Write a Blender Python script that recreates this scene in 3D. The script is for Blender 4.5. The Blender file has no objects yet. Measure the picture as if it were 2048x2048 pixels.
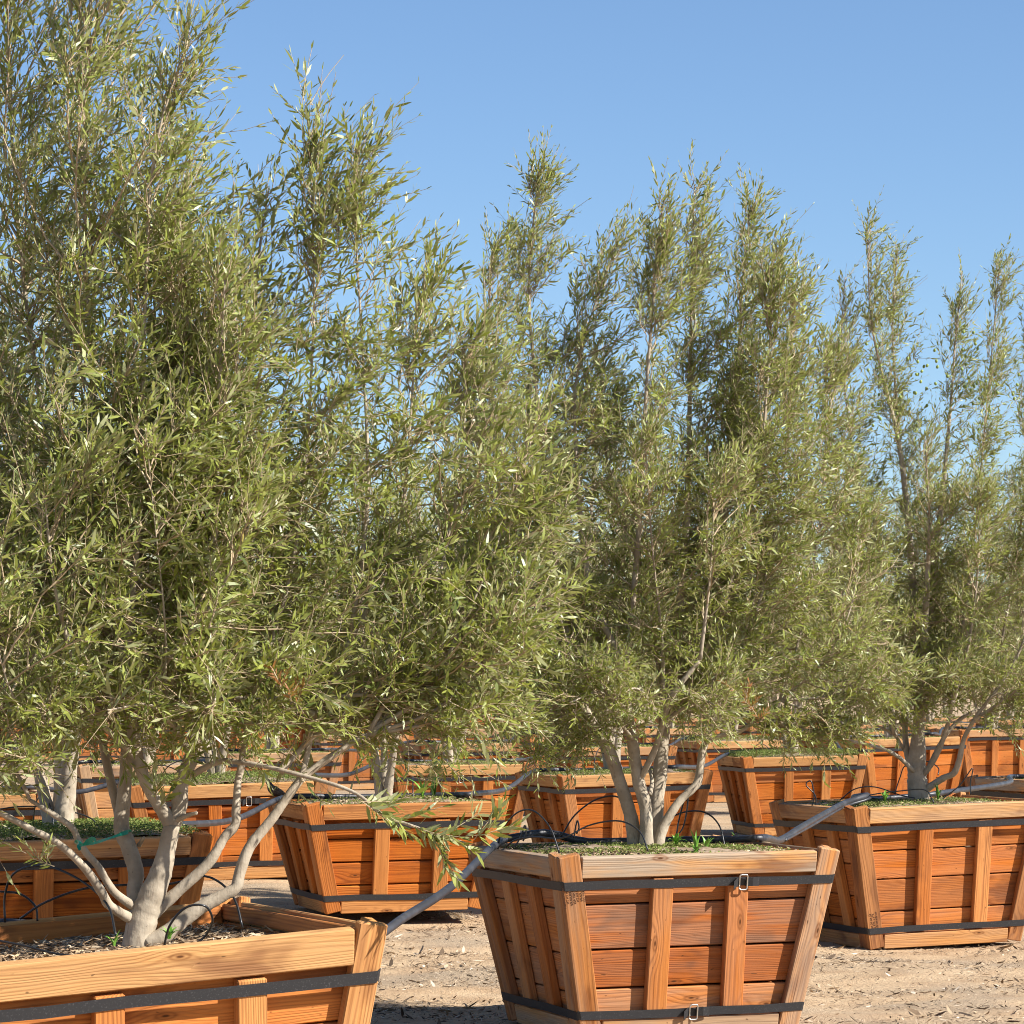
import bpy, math, random
import numpy as np
from mathutils import Vector, Matrix

R = math.radians
SC = bpy.context.scene
COL = SC.collection
rng = np.random.default_rng(7)
random.seed(7)

# ------------------------------------------------------------------ camera, sky, sun, exposure
F, CX, HY, CH = 7000.0, 1024.0, 1372.0, 1.436      # focal length in photo pixels, centre column, horizon row, eye height
cam = bpy.data.cameras.new("camera")
cam.sensor_width = 36.0
cam.lens = 36.0 * F / 2048.0
cam.shift_y = (HY - 1024.0) / 2048.0
cam.clip_start, cam.clip_end = 0.1, 20000.0
cam.dof.use_dof = True
cam.dof.focus_distance = 13.5
cam.dof.aperture_fstop = 32.0
camo = bpy.data.objects.new("camera", cam)
camo.location = (0, 0, CH)
camo.rotation_euler = (R(90), 0, 0)
COL.objects.link(camo)
SC.camera = camo

SUN_AZ, SUN_EL = R(112), R(37)                      # azimuth from +Y (into the picture) towards +X (right)
world = bpy.data.worlds.new("World")
SC.world = world
world.use_nodes = True
wn = world.node_tree.nodes
wl = world.node_tree.links
sky = wn.new("ShaderNodeTexSky")
sky.sky_type = 'NISHITA'
sky.sun_disc = False
sky.sun_elevation = SUN_EL
sky.sun_rotation = SUN_AZ
sky.altitude = 1500
sky.air_density = 1.0
sky.dust_density = 0.5
sky.ozone_density = 5.0
wl.new(sky.outputs[0], wn["Background"].inputs[0])
wn["Background"].inputs[1].default_value = 0.070

sl = bpy.data.lights.new("sun", 'SUN')
sl.energy = 5.0
sl.angle = R(0.53)
sl.color = (1.0, 0.965, 0.90)
suno = bpy.data.objects.new("sun", sl)
sd = Vector((math.sin(SUN_AZ) * math.cos(SUN_EL), math.cos(SUN_AZ) * math.cos(SUN_EL), math.sin(SUN_EL)))
suno.rotation_euler = sd.to_track_quat('Z', 'Y').to_euler()
suno.location = (8, -4, 12)
COL.objects.link(suno)

SC.view_settings.view_transform = 'Standard'
SC.view_settings.look = 'None'
SC.view_settings.gamma = 1.0
SC.view_settings.exposure = 1.1
SC.render.engine = 'CYCLES'
SC.cycles.max_bounces = 6
SC.cycles.filter_width = 1.0
SC.cycles.transparent_max_bounces = 4


# ------------------------------------------------------------------ helpers
def P(px, py, y):
    """a point y metres into the scene seen at photo pixel (px, py)"""
    return np.array([(px - CX) / F * y, y, CH + (HY - py) / F * y])


def nrm(v):
    return v / np.maximum(np.linalg.norm(v, axis=-1, keepdims=True), 1e-9)


def tag(o, label=None, cat=None, group=None, kind=None):
    if label: o["label"] = label
    if cat: o["category"] = cat
    if group: o["group"] = group
    if kind: o["kind"] = kind
    return o


def empty(name, loc=(0, 0, 0)):
    o = bpy.data.objects.new(name, None)
    o.empty_display_size = 0.1
    o.location = loc
    COL.objects.link(o)
    return o


def mesh_raw(name, verts, loops, totals, attrs=None, smooth=False):
    me = bpy.data.meshes.new(name)
    verts = np.asarray(verts, dtype=np.float32)
    loops = np.asarray(loops, dtype=np.int32)
    totals = np.asarray(totals, dtype=np.int32)
    me.vertices.add(len(verts))
    me.vertices.foreach_set("co", verts.ravel())
    me.loops.add(len(loops))
    me.loops.foreach_set("vertex_index", loops)
    me.polygons.add(len(totals))
    starts = np.concatenate([[0], np.cumsum(totals)[:-1]]).astype(np.int32)
    me.polygons.foreach_set("loop_start", starts)
    me.polygons.foreach_set("loop_total", totals)
    me.polygons.foreach_set("use_smooth", np.full(len(totals), bool(smooth)))
    if attrs:
        for k, v in attrs.items():
            v = np.asarray(v, dtype=np.float32)
            if v.ndim == 2:
                a = me.attributes.new(k, 'FLOAT_VECTOR', 'POINT')
                a.data.foreach_set("vector", v.ravel())
            else:
                a = me.attributes.new(k, 'FLOAT', 'POINT')
                a.data.foreach_set("value", v)
    me.update(calc_edges=True)
    me.validate()
    return me


class MB:
    """collects pieces of geometry for ONE mesh object"""
    def __init__(self):
        self.v, self.l, self.t, self.n = [], [], [], 0
        self.a = {}

    def add(self, verts, loops, totals, **attrs):
        verts = np.asarray(verts, dtype=float).reshape(-1, 3)
        self.v.append(verts)
        self.l.append(np.asarray(loops, dtype=np.int64).ravel() + self.n)
        self.t.append(np.asarray(totals, dtype=np.int64).ravel())
        for k, val in attrs.items():
            self.a.setdefault(k, []).append(val)
        self.n += len(verts)

    def mesh(self, name, smooth=False):
        at = {k: np.concatenate(x) for k, x in self.a.items()}
        return mesh_raw(name, np.concatenate(self.v), np.concatenate(self.l), np.concatenate(self.t), at, smooth)

    def build(self, name, mat, parent=None, smooth=False, loc=None):
        o = bpy.data.objects.new(name, self.mesh(name, smooth))
        if mat is not None:
            o.data.materials.append(mat)
        if parent is not None:
            o.parent = parent
        if loc is not None:
            o.location = loc
        COL.objects.link(o)
        return o


# chamfered board template (topology only)
def _board_topology():
    import bmesh
    bm = bmesh.new()
    idx = {}
    for sx in (-1, 1):
        for sy in (-1, 1):
            for sz in (-1, 1):
                for k in range(3):
                    c = [sx, sy, sz]
                    p = [c[i] * (1.0 if i == k else 0.9) for i in range(3)]
                    idx[(sx, sy, sz, k)] = bm.verts.new(p)
    bm.verts.ensure_lookup_table()
    s = (-1, 1)
    for k in range(3):
        o = [i for i in range(3) if i != k]
        for sg in s:
            q = []
            for a, b in ((-1, -1), (1, -1), (1, 1), (-1, 1)):
                c = [0, 0, 0]; c[k] = sg; c[o[0]] = a; c[o[1]] = b
                q.append(idx[(c[0], c[1], c[2], k)])
            bm.faces.new(q)
        for a in s:                                   # edges parallel to axis k
            for b in s:
                q = []
                for e, kk in ((-1, o[0]), (1, o[0]), (1, o[1]), (-1, o[1])):
                    c = [0, 0, 0]; c[k] = e; c[o[0]] = a; c[o[1]] = b
                    q.append(idx[(c[0], c[1], c[2], kk)])
                bm.faces.new(q)
    for sx in s:
        for sy in s:
            for sz in s:
                bm.faces.new([idx[(sx, sy, sz, k)] for k in range(3)])
    bmesh.ops.recalc_face_normals(bm, faces=bm.faces)
    bm.verts.index_update()
    info = [None] * len(bm.verts)
    for (sx, sy, sz, k), v in idx.items():
        info[v.index] = (sx, sy, sz, k)
    loops, tot = [], []
    for f in bm.faces:
        loops += [v.index for v in f.verts]
        tot.append(len(f.verts))
    bm.free()
    return np.array(info), np.array(loops), np.array(tot)


BT_INFO, BT_LOOPS, BT_TOT = _board_topology()


def board(mb, c, ax, wd, th, L, W, T, tone=0.5, grey=0.0, ch=0.004, taper=None):
    """a sawn board centred at c: length axis ax, width axis wd, thickness axis th"""
    ax, wd, th = (nrm(np.asarray(v, dtype=float)) for v in (ax, wd, th))
    half = np.array([L, W, T]) / 2
    sg = BT_INFO[:, :3].astype(float)
    loc = sg * (half - ch)
    rows = np.arange(len(loc))
    loc[rows, BT_INFO[:, 3]] = sg[rows, BT_INFO[:, 3]] * half[BT_INFO[:, 3]]
    if taper is not None:                             # shear the ends: (at -x end, at +x end) per metre of width
        loc[:, 0] += np.where(loc[:, 0] < 0, taper[0], taper[1]) * loc[:, 1]
    co = np.asarray(c, dtype=float) + loc[:, :1] * ax + loc[:, 1:2] * wd + loc[:, 2:3] * th
    gc = loc.copy()
    gc[:, 0] += random.uniform(0, 90)
    gc[:, 1] += random.uniform(-0.07, 0.07)
    gc[:, 2] += random.choice((-1, 1)) * random.uniform(0.015, 0.09)
    n = len(loc)
    mb.add(co, BT_LOOPS, BT_TOT, gc=gc, tone=np.full(n, tone), grey=np.full(n, grey), shade=np.full(n, random.random() if tone < 0.62 else random.uniform(0.6, 1.0)))


def tubes(pts, rad, k=5, cap=True):
    """pts (N,n,3), rad (N,n) -> verts, loops, totals"""
    pts = np.asarray(pts, dtype=float); rad = np.asarray(rad, dtype=float)
    N, n, _ = pts.shape
    T = np.empty_like(pts)
    T[:, 1:-1] = pts[:, 2:] - pts[:, :-2]
    T[:, 0] = pts[:, 1] - pts[:, 0]
    T[:, -1] = pts[:, -1] - pts[:, -2]
    T = nrm(T)
    mt = nrm(pts[:, -1] - pts[:, 0] + 1e-6)
    ref = np.where(np.abs(mt[:, 2:3]) < 0.75, np.array([[0, 0, 1.0]]), np.array([[0.93, 0.36, 0.0]]))
    A = nrm(np.cross(T, np.broadcast_to(ref[:, None], T.shape)))
    for i in range(1, n):                             # keep the frame from flipping
        a = A[:, i - 1] - T[:, i] * np.sum(A[:, i - 1] * T[:, i], -1, keepdims=True)
        A[:, i] = nrm(a)
    B = np.cross(T, A)
    ang = np.arange(k) * 2 * math.pi / k
    V = pts[:, :, None] + rad[:, :, None, None] * (np.cos(ang)[None, None, :, None] * A[:, :, None] + np.sin(ang)[None, None, :, None] * B[:, :, None])
    base = (np.arange(N) * n * k)[:, None, None]
    i = np.arange(n - 1)[None, :, None] * k
    j = np.arange(k)[None, None, :]
    j2 = (j + 1) % k
    q = np.stack([base + i + j, base + i + k + j, base + i + k + j2, base + i + j2], -1)[..., ::-1]
    loops = q.reshape(-1)
    tot = np.full(N * (n - 1) * k, 4)
    if cap:
        c = (np.arange(N) * n * k)[:, None] + (n - 1) * k + np.arange(k)[None]
        c0 = (np.arange(N) * n * k)[:, None] + np.arange(k)[::-1][None]
        loops = np.concatenate([loops, c.reshape(-1), c0.reshape(-1)])
        tot = np.concatenate([tot, np.full(2 * N, k)])
    return V.reshape(-1, 3), loops, tot


def smooth_path(pts, n):
    """Catmull-Rom resample of a polyline, evenly by length"""
    pts = np.asarray(pts, dtype=float)
    p = np.vstack([2 * pts[0] - pts[1], pts, 2 * pts[-1] - pts[-2]])
    out = []
    for i in range(1, len(p) - 2):
        u = np.linspace(0, 1, 12, endpoint=False)[:, None]
        a, b, c, d = p[i - 1], p[i], p[i + 1], p[i + 2]
        out.append(0.5 * (2 * b + (c - a) * u + (2 * a - 5 * b + 4 * c - d) * u**2 + (3 * b - a - 3 * c + d) * u**3))
    out = np.vstack(out + [pts[-1:]])
    s = np.concatenate([[0], np.cumsum(np.linalg.norm(np.diff(out[:, :3], axis=0), axis=1))])
    t = np.linspace(0, s[-1], n)
    return np.stack([np.interp(t, s, out[:, k]) for k in range(out.shape[1])], 1)


def add_tube(mb, pts, r0, r1=None, k=8, n=None, wob=0.0):
    pts = np.asarray(pts, dtype=float)
    n = n or max(6, len(pts) * 5)
    q = smooth_path(pts, n)
    if np.ndim(r0) > 0:
        rr = np.interp(np.linspace(0, 1, n), np.linspace(0, 1, len(r0)), r0)
    else:
        rr = np.linspace(r0, r0 if r1 is None else r1, n)
    if wob:
        rr = rr * (1 + wob * rng.normal(size=n))
    v, l, t = tubes(q[None], rr[None], k)
    mb.add(v, l, t)
    return q


# ------------------------------------------------------------------ materials
def newmat(name):
    m = bpy.data.materials.new(name)
    m.use_nodes = True
    nt = m.node_tree
    b = nt.nodes["Principled BSDF"]
    return m, nt, b


class N:
    """tiny node-graph writer"""
    def __init__(self, nt):
        self.nt = nt

    def new(self, typ, **kw):
        n = self.nt.nodes.new(typ)
        for k, v in kw.items():
            setattr(n, k, v)
        return n

    def link(self, a, b):
        self.nt.links.new(a, b)

    def _in(self, sock, v):
        if isinstance(v, bpy.types.NodeSocket):
            self.link(v, sock)
        else:
            sock.default_value = v

    def math(self, op, a, b=0.0, c=0.0, clamp=False):
        n = self.new("ShaderNodeMath", operation=op, use_clamp=clamp)
        self._in(n.inputs[0], a); self._in(n.inputs[1], b); self._in(n.inputs[2], c)
        return n.outputs[0]

    def mix(self, f, a, b, blend='MIX'):
        n = self.new("ShaderNodeMix", data_type='RGBA', blend_type=blend)
        self._in(n.inputs[0], f)
        self._in(n.inputs[6], a if isinstance(a, bpy.types.NodeSocket) else (*a, 1))
        self._in(n.inputs[7], b if isinstance(b, bpy.types.NodeSocket) else (*b, 1))
        return n.outputs[2]

    def vmul(self, v, s):
        n = self.new("ShaderNodeVectorMath", operation='MULTIPLY')
        self._in(n.inputs[0], v); n.inputs[1].default_value = s
        return n.outputs[0]

    def noise(self, v, scale=1.0, detail=2.0, rough=0.5, dist=0.0):
        n = self.new("ShaderNodeTexNoise")
        self._in(n.inputs["Vector"], v)
        n.inputs["Scale"].default_value = scale; n.inputs["Detail"].default_value = detail
        n.inputs["Roughness"].default_value = rough; n.inputs["Distortion"].default_value = dist
        return n.outputs[0]

    def ramp(self, v, lo, hi, a=0.0, b=1.0):
        n = self.new("ShaderNodeMapRange", interpolation_type='SMOOTHSTEP')
        self._in(n.inputs[0], v)
        n.inputs[1].default_value = lo; n.inputs[2].default_value = hi
        n.inputs[3].default_value = a; n.inputs[4].default_value = b
        return n.outputs[0]

    def attr(self, name):
        return self.new("ShaderNodeAttribute", attribute_name=name)

    def bump(self, h, strength, dist):
        n = self.new("ShaderNodeBump")
        n.inputs["Strength"].default_value = strength; n.inputs["Distance"].default_value = dist
        self._in(n.inputs["Height"], h)
        return n.outputs[0]


def make_wood():
    m, nt, b = newmat("redwood_lumber")
    g = N(nt)
    gc = g.attr("gc").outputs["Vector"]
    tone = g.attr("tone").outputs["Fac"]
    grey = g.attr("grey").outputs["Fac"]
    xyz = g.new("ShaderNodeSeparateXYZ"); g.link(gc, xyz.inputs[0])
    n1 = g.noise(g.vmul(gc, (1.3, 9, 9)), 1.0, 2.0)
    big0 = g.noise(g.vmul(gc, (1.7, 6, 6)), 1.0, 2.0)
    # knots pull the rings out of line
    vor = g.new("ShaderNodeTexVoronoi", feature='F1', voronoi_dimensions='2D')
    g.link(g.vmul(gc, (2.6, 8.0, 0)), vor.inputs["Vector"]); vor.inputs["Scale"].default_value = 1.0
    vd = vor.outputs["Distance"]
    vs = g.new("ShaderNodeSeparateXYZ"); g.link(vor.outputs["Color"], vs.inputs[0])
    sparse = g.math('GREATER_THAN', vs.outputs[0], 0.70)
    kd = g.math('MULTIPLY', g.ramp(vd, 0.0, 0.40, 1.0, 0.0), sparse)
    yy = g.math('ADD', xyz.outputs[1], g.math('MULTIPLY_ADD', n1, 0.07, -0.035))
    rr = g.math('SQRT', g.math('ADD', g.math('MULTIPLY', yy, yy), g.math('MULTIPLY', xyz.outputs[2], xyz.outputs[2])))
    rr = g.math('ADD', rr, g.math('MULTIPLY', kd, 0.016))
    bands = g.math('MULTIPLY_ADD', g.math('SINE', g.math('MULTIPLY', rr, 760.0)), 0.5, 0.5)
    bands = g.math('POWER', bands, 2.2)
    fib = g.noise(g.vmul(gc, (5, 170, 170)), 1.0, 1.0)
    blot = g.noise(g.vmul(gc, (2.2, 7, 7)), 1.0, 3.0, 0.6, 0.4)
    big = g.noise(g.vmul(gc, (0.9, 2.0, 2.0)), 1.0, 2.0)
    early = g.mix(tone, (0.52, 0.150, 0.019), (0.56, 0.315, 0.120))
    late = g.mix(tone, (0.22, 0.048, 0.007), (0.33, 0.150, 0.050))
    col = g.mix(g.math('MULTIPLY', bands, g.ramp(big0, 0.35, 0.65, 0.2, 0.75)), early, late)
    col = g.mix(g.ramp(fib, 0.35, 0.75, 0.0, 0.35), col, late)
    # oil stain patches and sun-bleached patches
    col = g.mix(g.ramp(blot, 0.54, 0.70, 0.0, 0.7), col, (0.15, 0.045, 0.014))
    col = g.mix(g.ramp(big, 0.52, 0.80, 0.0, 0.55), col, (0.54, 0.23, 0.065))
    gf = g.math('MULTIPLY', grey, g.ramp(g.noise(g.vmul(gc, (1.6, 14, 14)), 1.0, 3.0, 0.65), 0.28, 0.60), clamp=True)
    col = g.mix(gf, col, g.mix(fib, (0.40, 0.345, 0.275), (0.23, 0.19, 0.145)))
    kr = g.math('MULTIPLY_ADD', g.math('SINE', g.math('MULTIPLY', vd, 95.0)), 0.25, 0.6)
    col = g.mix(g.math('MULTIPLY', g.math('MULTIPLY', g.ramp(vd, 0.05, 0.13, 1.0, 0.0), sparse), kr), col, (0.15, 0.05, 0.015))
    col = g.mix(g.math('MULTIPLY', g.ramp(vd, 0.012, 0.035, 0.8, 0.0), sparse), col, (0.06, 0.025, 0.01))
    # dark nail heads, checks and specks
    shd = g.attr("shade").outputs["Fac"]
    dk = g.mix(shd, (0.68, 0.60, 0.55), (1.08, 1.06, 1.04))
    col = g.mix(1.0, col, dk, 'MULTIPLY')
    drip = g.noise(g.vmul(gc, (1.1, 22, 3)), 1.0, 3.0, 0.6, 0.8)
    col = g.mix(g.ramp(drip, 0.60, 0.76, 0.0, 0.55), col, (0.10, 0.035, 0.014))
    sp = g.noise(g.vmul(gc, (26, 90, 90)), 1.0, 1.0)
    col = g.mix(g.ramp(sp, 0.74, 0.80, 0.0, 0.75), col, (0.05, 0.025, 0.012))
    g.link(col, b.inputs["Base Color"])
    b.inputs["Roughness"].default_value = 0.85
    b.inputs["Specular IOR Level"].default_value = 0.12
    h = g.math('ADD', g.math('MULTIPLY', fib, 0.9), g.math('MULTIPLY', bands, -0.5))
    g.link(g.bump(h, 0.5, 0.0025), b.inputs["Normal"])
    return m


def make_leaf(name, top, top2, under, dead=(0.30, 0.12, 0.04)):
    m, nt, b = newmat(name)
    g = N(nt)
    t = g.attr("tint").outputs["Fac"]
    col = g.mix(g.ramp(t, 0.0, 0.7), top, top2)
    col = g.mix(g.ramp(t, 0.94, 0.985), col, (0.34, 0.25, 0.05))
    geo = g.new("ShaderNodeNewGeometry")
    col = g.mix(g.math('MULTIPLY', geo.outputs["Backfacing"], 0.85), col, under)
    col = g.mix(g.math('GREATER_THAN', t, 1.5), col, dead)
    g.link(col, b.inputs["Base Color"])
    b.inputs["Roughness"].default_value = 0.42
    b.inputs["Specular IOR Level"].default_value = 0.55
    tr = g.new("ShaderNodeBsdfTranslucent")
    g.link(g.mix(0.6, col, (0.40, 0.42, 0.05)), tr.inputs["Color"])
    mx = g.new("ShaderNodeMixShader")
    mx.inputs[0].default_value = 0.33
    g.link(b.outputs[0], mx.inputs[1]); g.link(tr.outputs[0], mx.inputs[2])
    g.link(mx.outputs[0], nt.nodes["Material Output"].inputs["Surface"])
    return m


def make_bark(name, c1, c2, c3, scale=1.0):
    m, nt, b = newmat(name)
    g = N(nt)
    tc = g.new("ShaderNodeTexCoord").outputs["Object"]
    n1 = g.noise(tc, 14 * scale, 4, 0.6)
    n2 = g.noise(g.vmul(tc, (60, 60, 14)), scale, 3, 0.65)
    n3 = g.noise(tc, 90 * scale, 2)
    col = g.mix(g.ramp(n1, 0.35, 0.65), c1, c2)
    col = g.mix(g.ramp(n2, 0.58, 0.74, 0.0, 0.7), col, c3)
    col = g.mix(g.ramp(n3, 0.68, 0.78, 0.0, 0.5), col, (0.09, 0.06, 0.04))
    g.link(col, b.inputs["Base Color"])
    b.inputs["Roughness"].default_value = 0.8
    b.inputs["Specular IOR Level"].default_value = 0.2
    g.link(g.bump(g.math('ADD', n2, g.math('MULTIPLY', n3, 0.5)), 0.5, 0.004), b.inputs["Normal"])
    return m


def make_plain(name, col, rough=0.6, spec=0.4, var=0.0, scale=30.0, metal=0.0, bump=0.0, col2=None, lo=0.45, hi=0.7):
    m, nt, b = newmat(name)
    g = N(nt)
    tc = g.new("ShaderNodeTexCoord").outputs["Object"]
    if col2 is not None:
        n = g.noise(tc, scale, 3, 0.6)
        g.link(g.mix(g.ramp(n, lo, hi, 0.0, var), col, col2), b.inputs["Base Color"])
        if bump:
            g.link(g.bump(n, bump, 0.004), b.inputs["Normal"])
    else:
        b.inputs["Base Color"].default_value = (*col, 1)
    b.inputs["Roughness"].default_value = rough
    b.inputs["Specular IOR Level"].default_value = spec
    b.inputs["Metallic"].default_value = metal
    return m


def make_ground():
    m, nt, b = newmat("sandy_ground")
    g = N(nt)
    tc = g.new("ShaderNodeTexCoord").outputs["Object"]
    n0 = g.noise(tc, 0.55, 3, 0.6)
    n1 = g.noise(tc, 3.0, 4, 0.65)
    n2 = g.noise(tc, 38.0, 3, 0.7)
    n3 = g.noise(tc, 150.0, 2, 0.6)
    col = g.mix(g.ramp(n1, 0.35, 0.68), (0.47, 0.335, 0.205), (0.36, 0.24, 0.14))
    col = g.mix(g.ramp(n0, 0.46, 0.62, 0.0, 0.65), col, (0.27, 0.215, 0.155))
    col = g.mix(g.ramp(n2, 0.54, 0.72, 0.0, 0.7), col, (0.22, 0.15, 0.095))
    col = g.mix(g.ramp(n3, 0.60, 0.72, 0.0, 0.6), col, (0.60, 0.50, 0.38))
    col = g.mix(g.ramp(n3, 0.28, 0.40, 0.6, 0.0), col, (0.16, 0.105, 0.065))
    g.link(col, b.inputs["Base Color"])
    b.inputs["Roughness"].default_value = 0.95
    b.inputs["Specular IOR Level"].default_value = 0.1
    h = g.math('ADD', g.math('MULTIPLY', n2, 1.0), g.math('MULTIPLY', n3, 0.35))
    g.link(g.bump(h, 0.7, 0.02), b.inputs["Normal"])
    return m


def make_tinted(name, stops, rough=0.8, trans=0.0):
    """colour picked per piece by its tint"""
    m, nt, b = newmat(name)
    g = N(nt)
    t = g.attr("tint").outputs["Fac"]
    r = g.new("ShaderNodeValToRGB")
    g.link(t, r.inputs[0])
    els = r.color_ramp.elements
    while len(els) < len(stops):
        els.new(0.5)
    for e, (p, c) in zip(els, stops):
        e.position = p; e.color = (*c, 1)
    g.link(r.outputs[0], b.inputs["Base Color"])
    b.inputs["Roughness"].default_value = rough
    b.inputs["Specular IOR Level"].default_value = 0.2
    if trans:
        tr = g.new("ShaderNodeBsdfTranslucent"); g.link(r.outputs[0], tr.inputs[0])
        mx = g.new("ShaderNodeMixShader"); mx.inputs[0].default_value = trans
        g.link(b.outputs[0], mx.inputs[1]); g.link(tr.outputs[0], mx.inputs[2])
        g.link(mx.outputs[0], nt.nodes["Material Output"].inputs["Surface"])
    return m


WOOD = make_wood()
LEAF = make_leaf("olive_leaf", (0.070, 0.102, 0.020), (0.270, 0.300, 0.060), (0.38, 0.38, 0.19))
BARK = make_bark("olive_bark", (0.40, 0.335, 0.25), (0.29, 0.235, 0.17), (0.18, 0.14, 0.10))
TWIG = make_bark("olive_twig", (0.44, 0.35, 0.23), (0.34, 0.25, 0.15), (0.25, 0.16, 0.09))
SOIL = make_plain("potting_soil", (0.24, 0.17, 0.115), 0.95, 0.1, 0.8, 34.0, bump=0.8, col2=(0.42, 0.33, 0.24))
HOSE = make_plain("black_poly_hose", (0.025, 0.025, 0.029), 0.45, 0.5, 0.5, 9.0, col2=(0.07, 0.07, 0.078))
TUBE = make_plain("drip_tube_black", (0.015, 0.015, 0.016), 0.35, 0.5)
STRAP = make_plain("black_strap", (0.020, 0.020, 0.022), 0.5, 0.4, 0.5, 220.0, col2=(0.13, 0.13, 0.13), lo=0.55, hi=0.75)
METAL = make_plain("zinc_wire", (0.62, 0.61, 0.58), 0.35, 0.5, metal=0.9)
INK = make_plain("mill_stamp_ink", (0.06, 0.03, 0.02), 0.8, 0.1)
MOSS = make_tinted("mat_spurge", [(0.0, (0.070, 0.10, 0.018)), (0.55, (0.16, 0.21, 0.045)), (0.8, (0.26, 0.27, 0.08)), (1.0, (0.40, 0.31, 0.17))], 0.7, 0.25)
MULCH = make_tinted("straw_mulch", [(0.0, (0.07, 0.05, 0.035)), (0.35, (0.26, 0.17, 0.10)), (0.7, (0.48, 0.34, 0.20)), (1.0, (0.66, 0.55, 0.40))], 0.85)
LITTER = make_tinted("dry_leaf_litter", [(0.0, (0.05, 0.035, 0.025)), (0.4, (0.17, 0.115, 0.07)), (0.75, (0.42, 0.31, 0.20)), (1.0, (0.70, 0.60, 0.47))], 0.85)
WEED = make_plain("weed_green", (0.14, 0.30, 0.035), 0.45, 0.45, 0.8, 40.0, col2=(0.075, 0.17, 0.022))
GROUND = make_ground()


# ------------------------------------------------------------------ ground
_ph = rng.uniform(0, 6.28, (14, 2))
_fr = rng.normal(size=(14, 2))


def gz(x, y):
    """height of the ground"""
    x = np.asarray(x, dtype=float); y = np.asarray(y, dtype=float)
    h = 0.125 * np.exp(-(((x + 1.2) / 2.3) ** 2 + ((y - 23.0) / 3.4) ** 2))
    h = h - 0.045 * np.exp(-(((x - 2.3) / 1.6) ** 2 + ((y - 20.0) / 2.0) ** 2))
    near = np.exp(-np.maximum(0, y - 26) / 12)
    for i in range(14):
        fr = 1.2 + i * 0.75
        h = h + near * 0.011 / (1 + 0.35 * i) * np.sin(fr * (_fr[i, 0] * x + _fr[i, 1] * y) + _ph[i, 0])
    return h


def build_ground():
    def axis(lo, hi, step, far):
        core = np.arange(lo, hi + step / 2, step)
        g = np.geomspace(step * 1.6, far, 34)
        return np.concatenate([lo - g[::-1].cumsum()[::-1][:0] if False else lo - np.cumsum(g)[::-1], core, hi + np.cumsum(g)])
    xs = axis(-4.0, 5.5, 0.045, 900)
    ys = axis(9.0, 25.0, 0.06, 900)
    X, Y = np.meshgrid(xs, ys)
    Z = gz(X, Y)
    far = np.hypot(X, Y) > 120
    Z[far] = 0
    nx, ny = len(xs), len(ys)
    v = np.stack([X, Y, Z], -1).reshape(-1, 3)
    i = np.arange(ny - 1)[:, None] * nx + np.arange(nx - 1)[None]
    q = np.stack([i, i + 1, i + nx + 1, i + nx], -1).reshape(-1)
    mb = MB(); mb.add(v, q, np.full((nx - 1) * (ny - 1), 4))
    o = mb.build("ground", GROUND, smooth=True)
    tag(o, kind="structure")


build_ground()


# ------------------------------------------------------------------ flat little blades (litter, moss, mulch, leaves)
def blades(O, D, Nn, L, W, curl, tint):
    """leaf blades of six points each"""
    S = nrm(np.cross(D, Nn))
    ts = np.array([0.0, 0.34, 0.34, 0.72, 0.72, 1.0])
    ws = np.array([0.0, -0.5, 0.5, -0.38, 0.38, 0.0])
    V = (O[:, None] + D[:, None] * (L[:, None] * ts)[..., None] + S[:, None] * (W[:, None] * ws)[..., None]
         + Nn[:, None] * ((L * curl)[:, None] * ts**2)[..., None])
    M = len(O)
    base = (np.arange(M) * 6)[:, None]
    loops = (base + np.array([0, 2, 1, 1, 2, 4, 3, 3, 4, 5])[None]).reshape(-1)
    tot = np.tile(np.array([3, 4, 3]), M)
    return V.reshape(-1, 3), loops, tot, np.repeat(tint, 6)


def rand_unit(n, r=rng):
    return nrm(r.normal(size=(n, 3)))


# ------------------------------------------------------------------ tree boxes
BOXES = {}


class Box:
    def __init__(s, root, S, H, t, soil):
        s.root, s.S, s.H, s.t, s.soil = root, S, H, t, soil
        s.M = root.matrix_basis.copy()

    def w(s, a, d, up=0.0):
        """world point: a along the front from the left corner, d back from the front, up above the rim"""
        return np.array(s.M @ Vector((a - s.S / 2, d - s.S / 2, s.H + up)))


def side_frame(k):
    c, sn = [(1, 0), (0, 1), (-1, 0), (0, -1)][k]
    rot = np.array([[c, -sn, 0], [sn, c, 0], [0, 0, 1.0]])
    return rot


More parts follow.
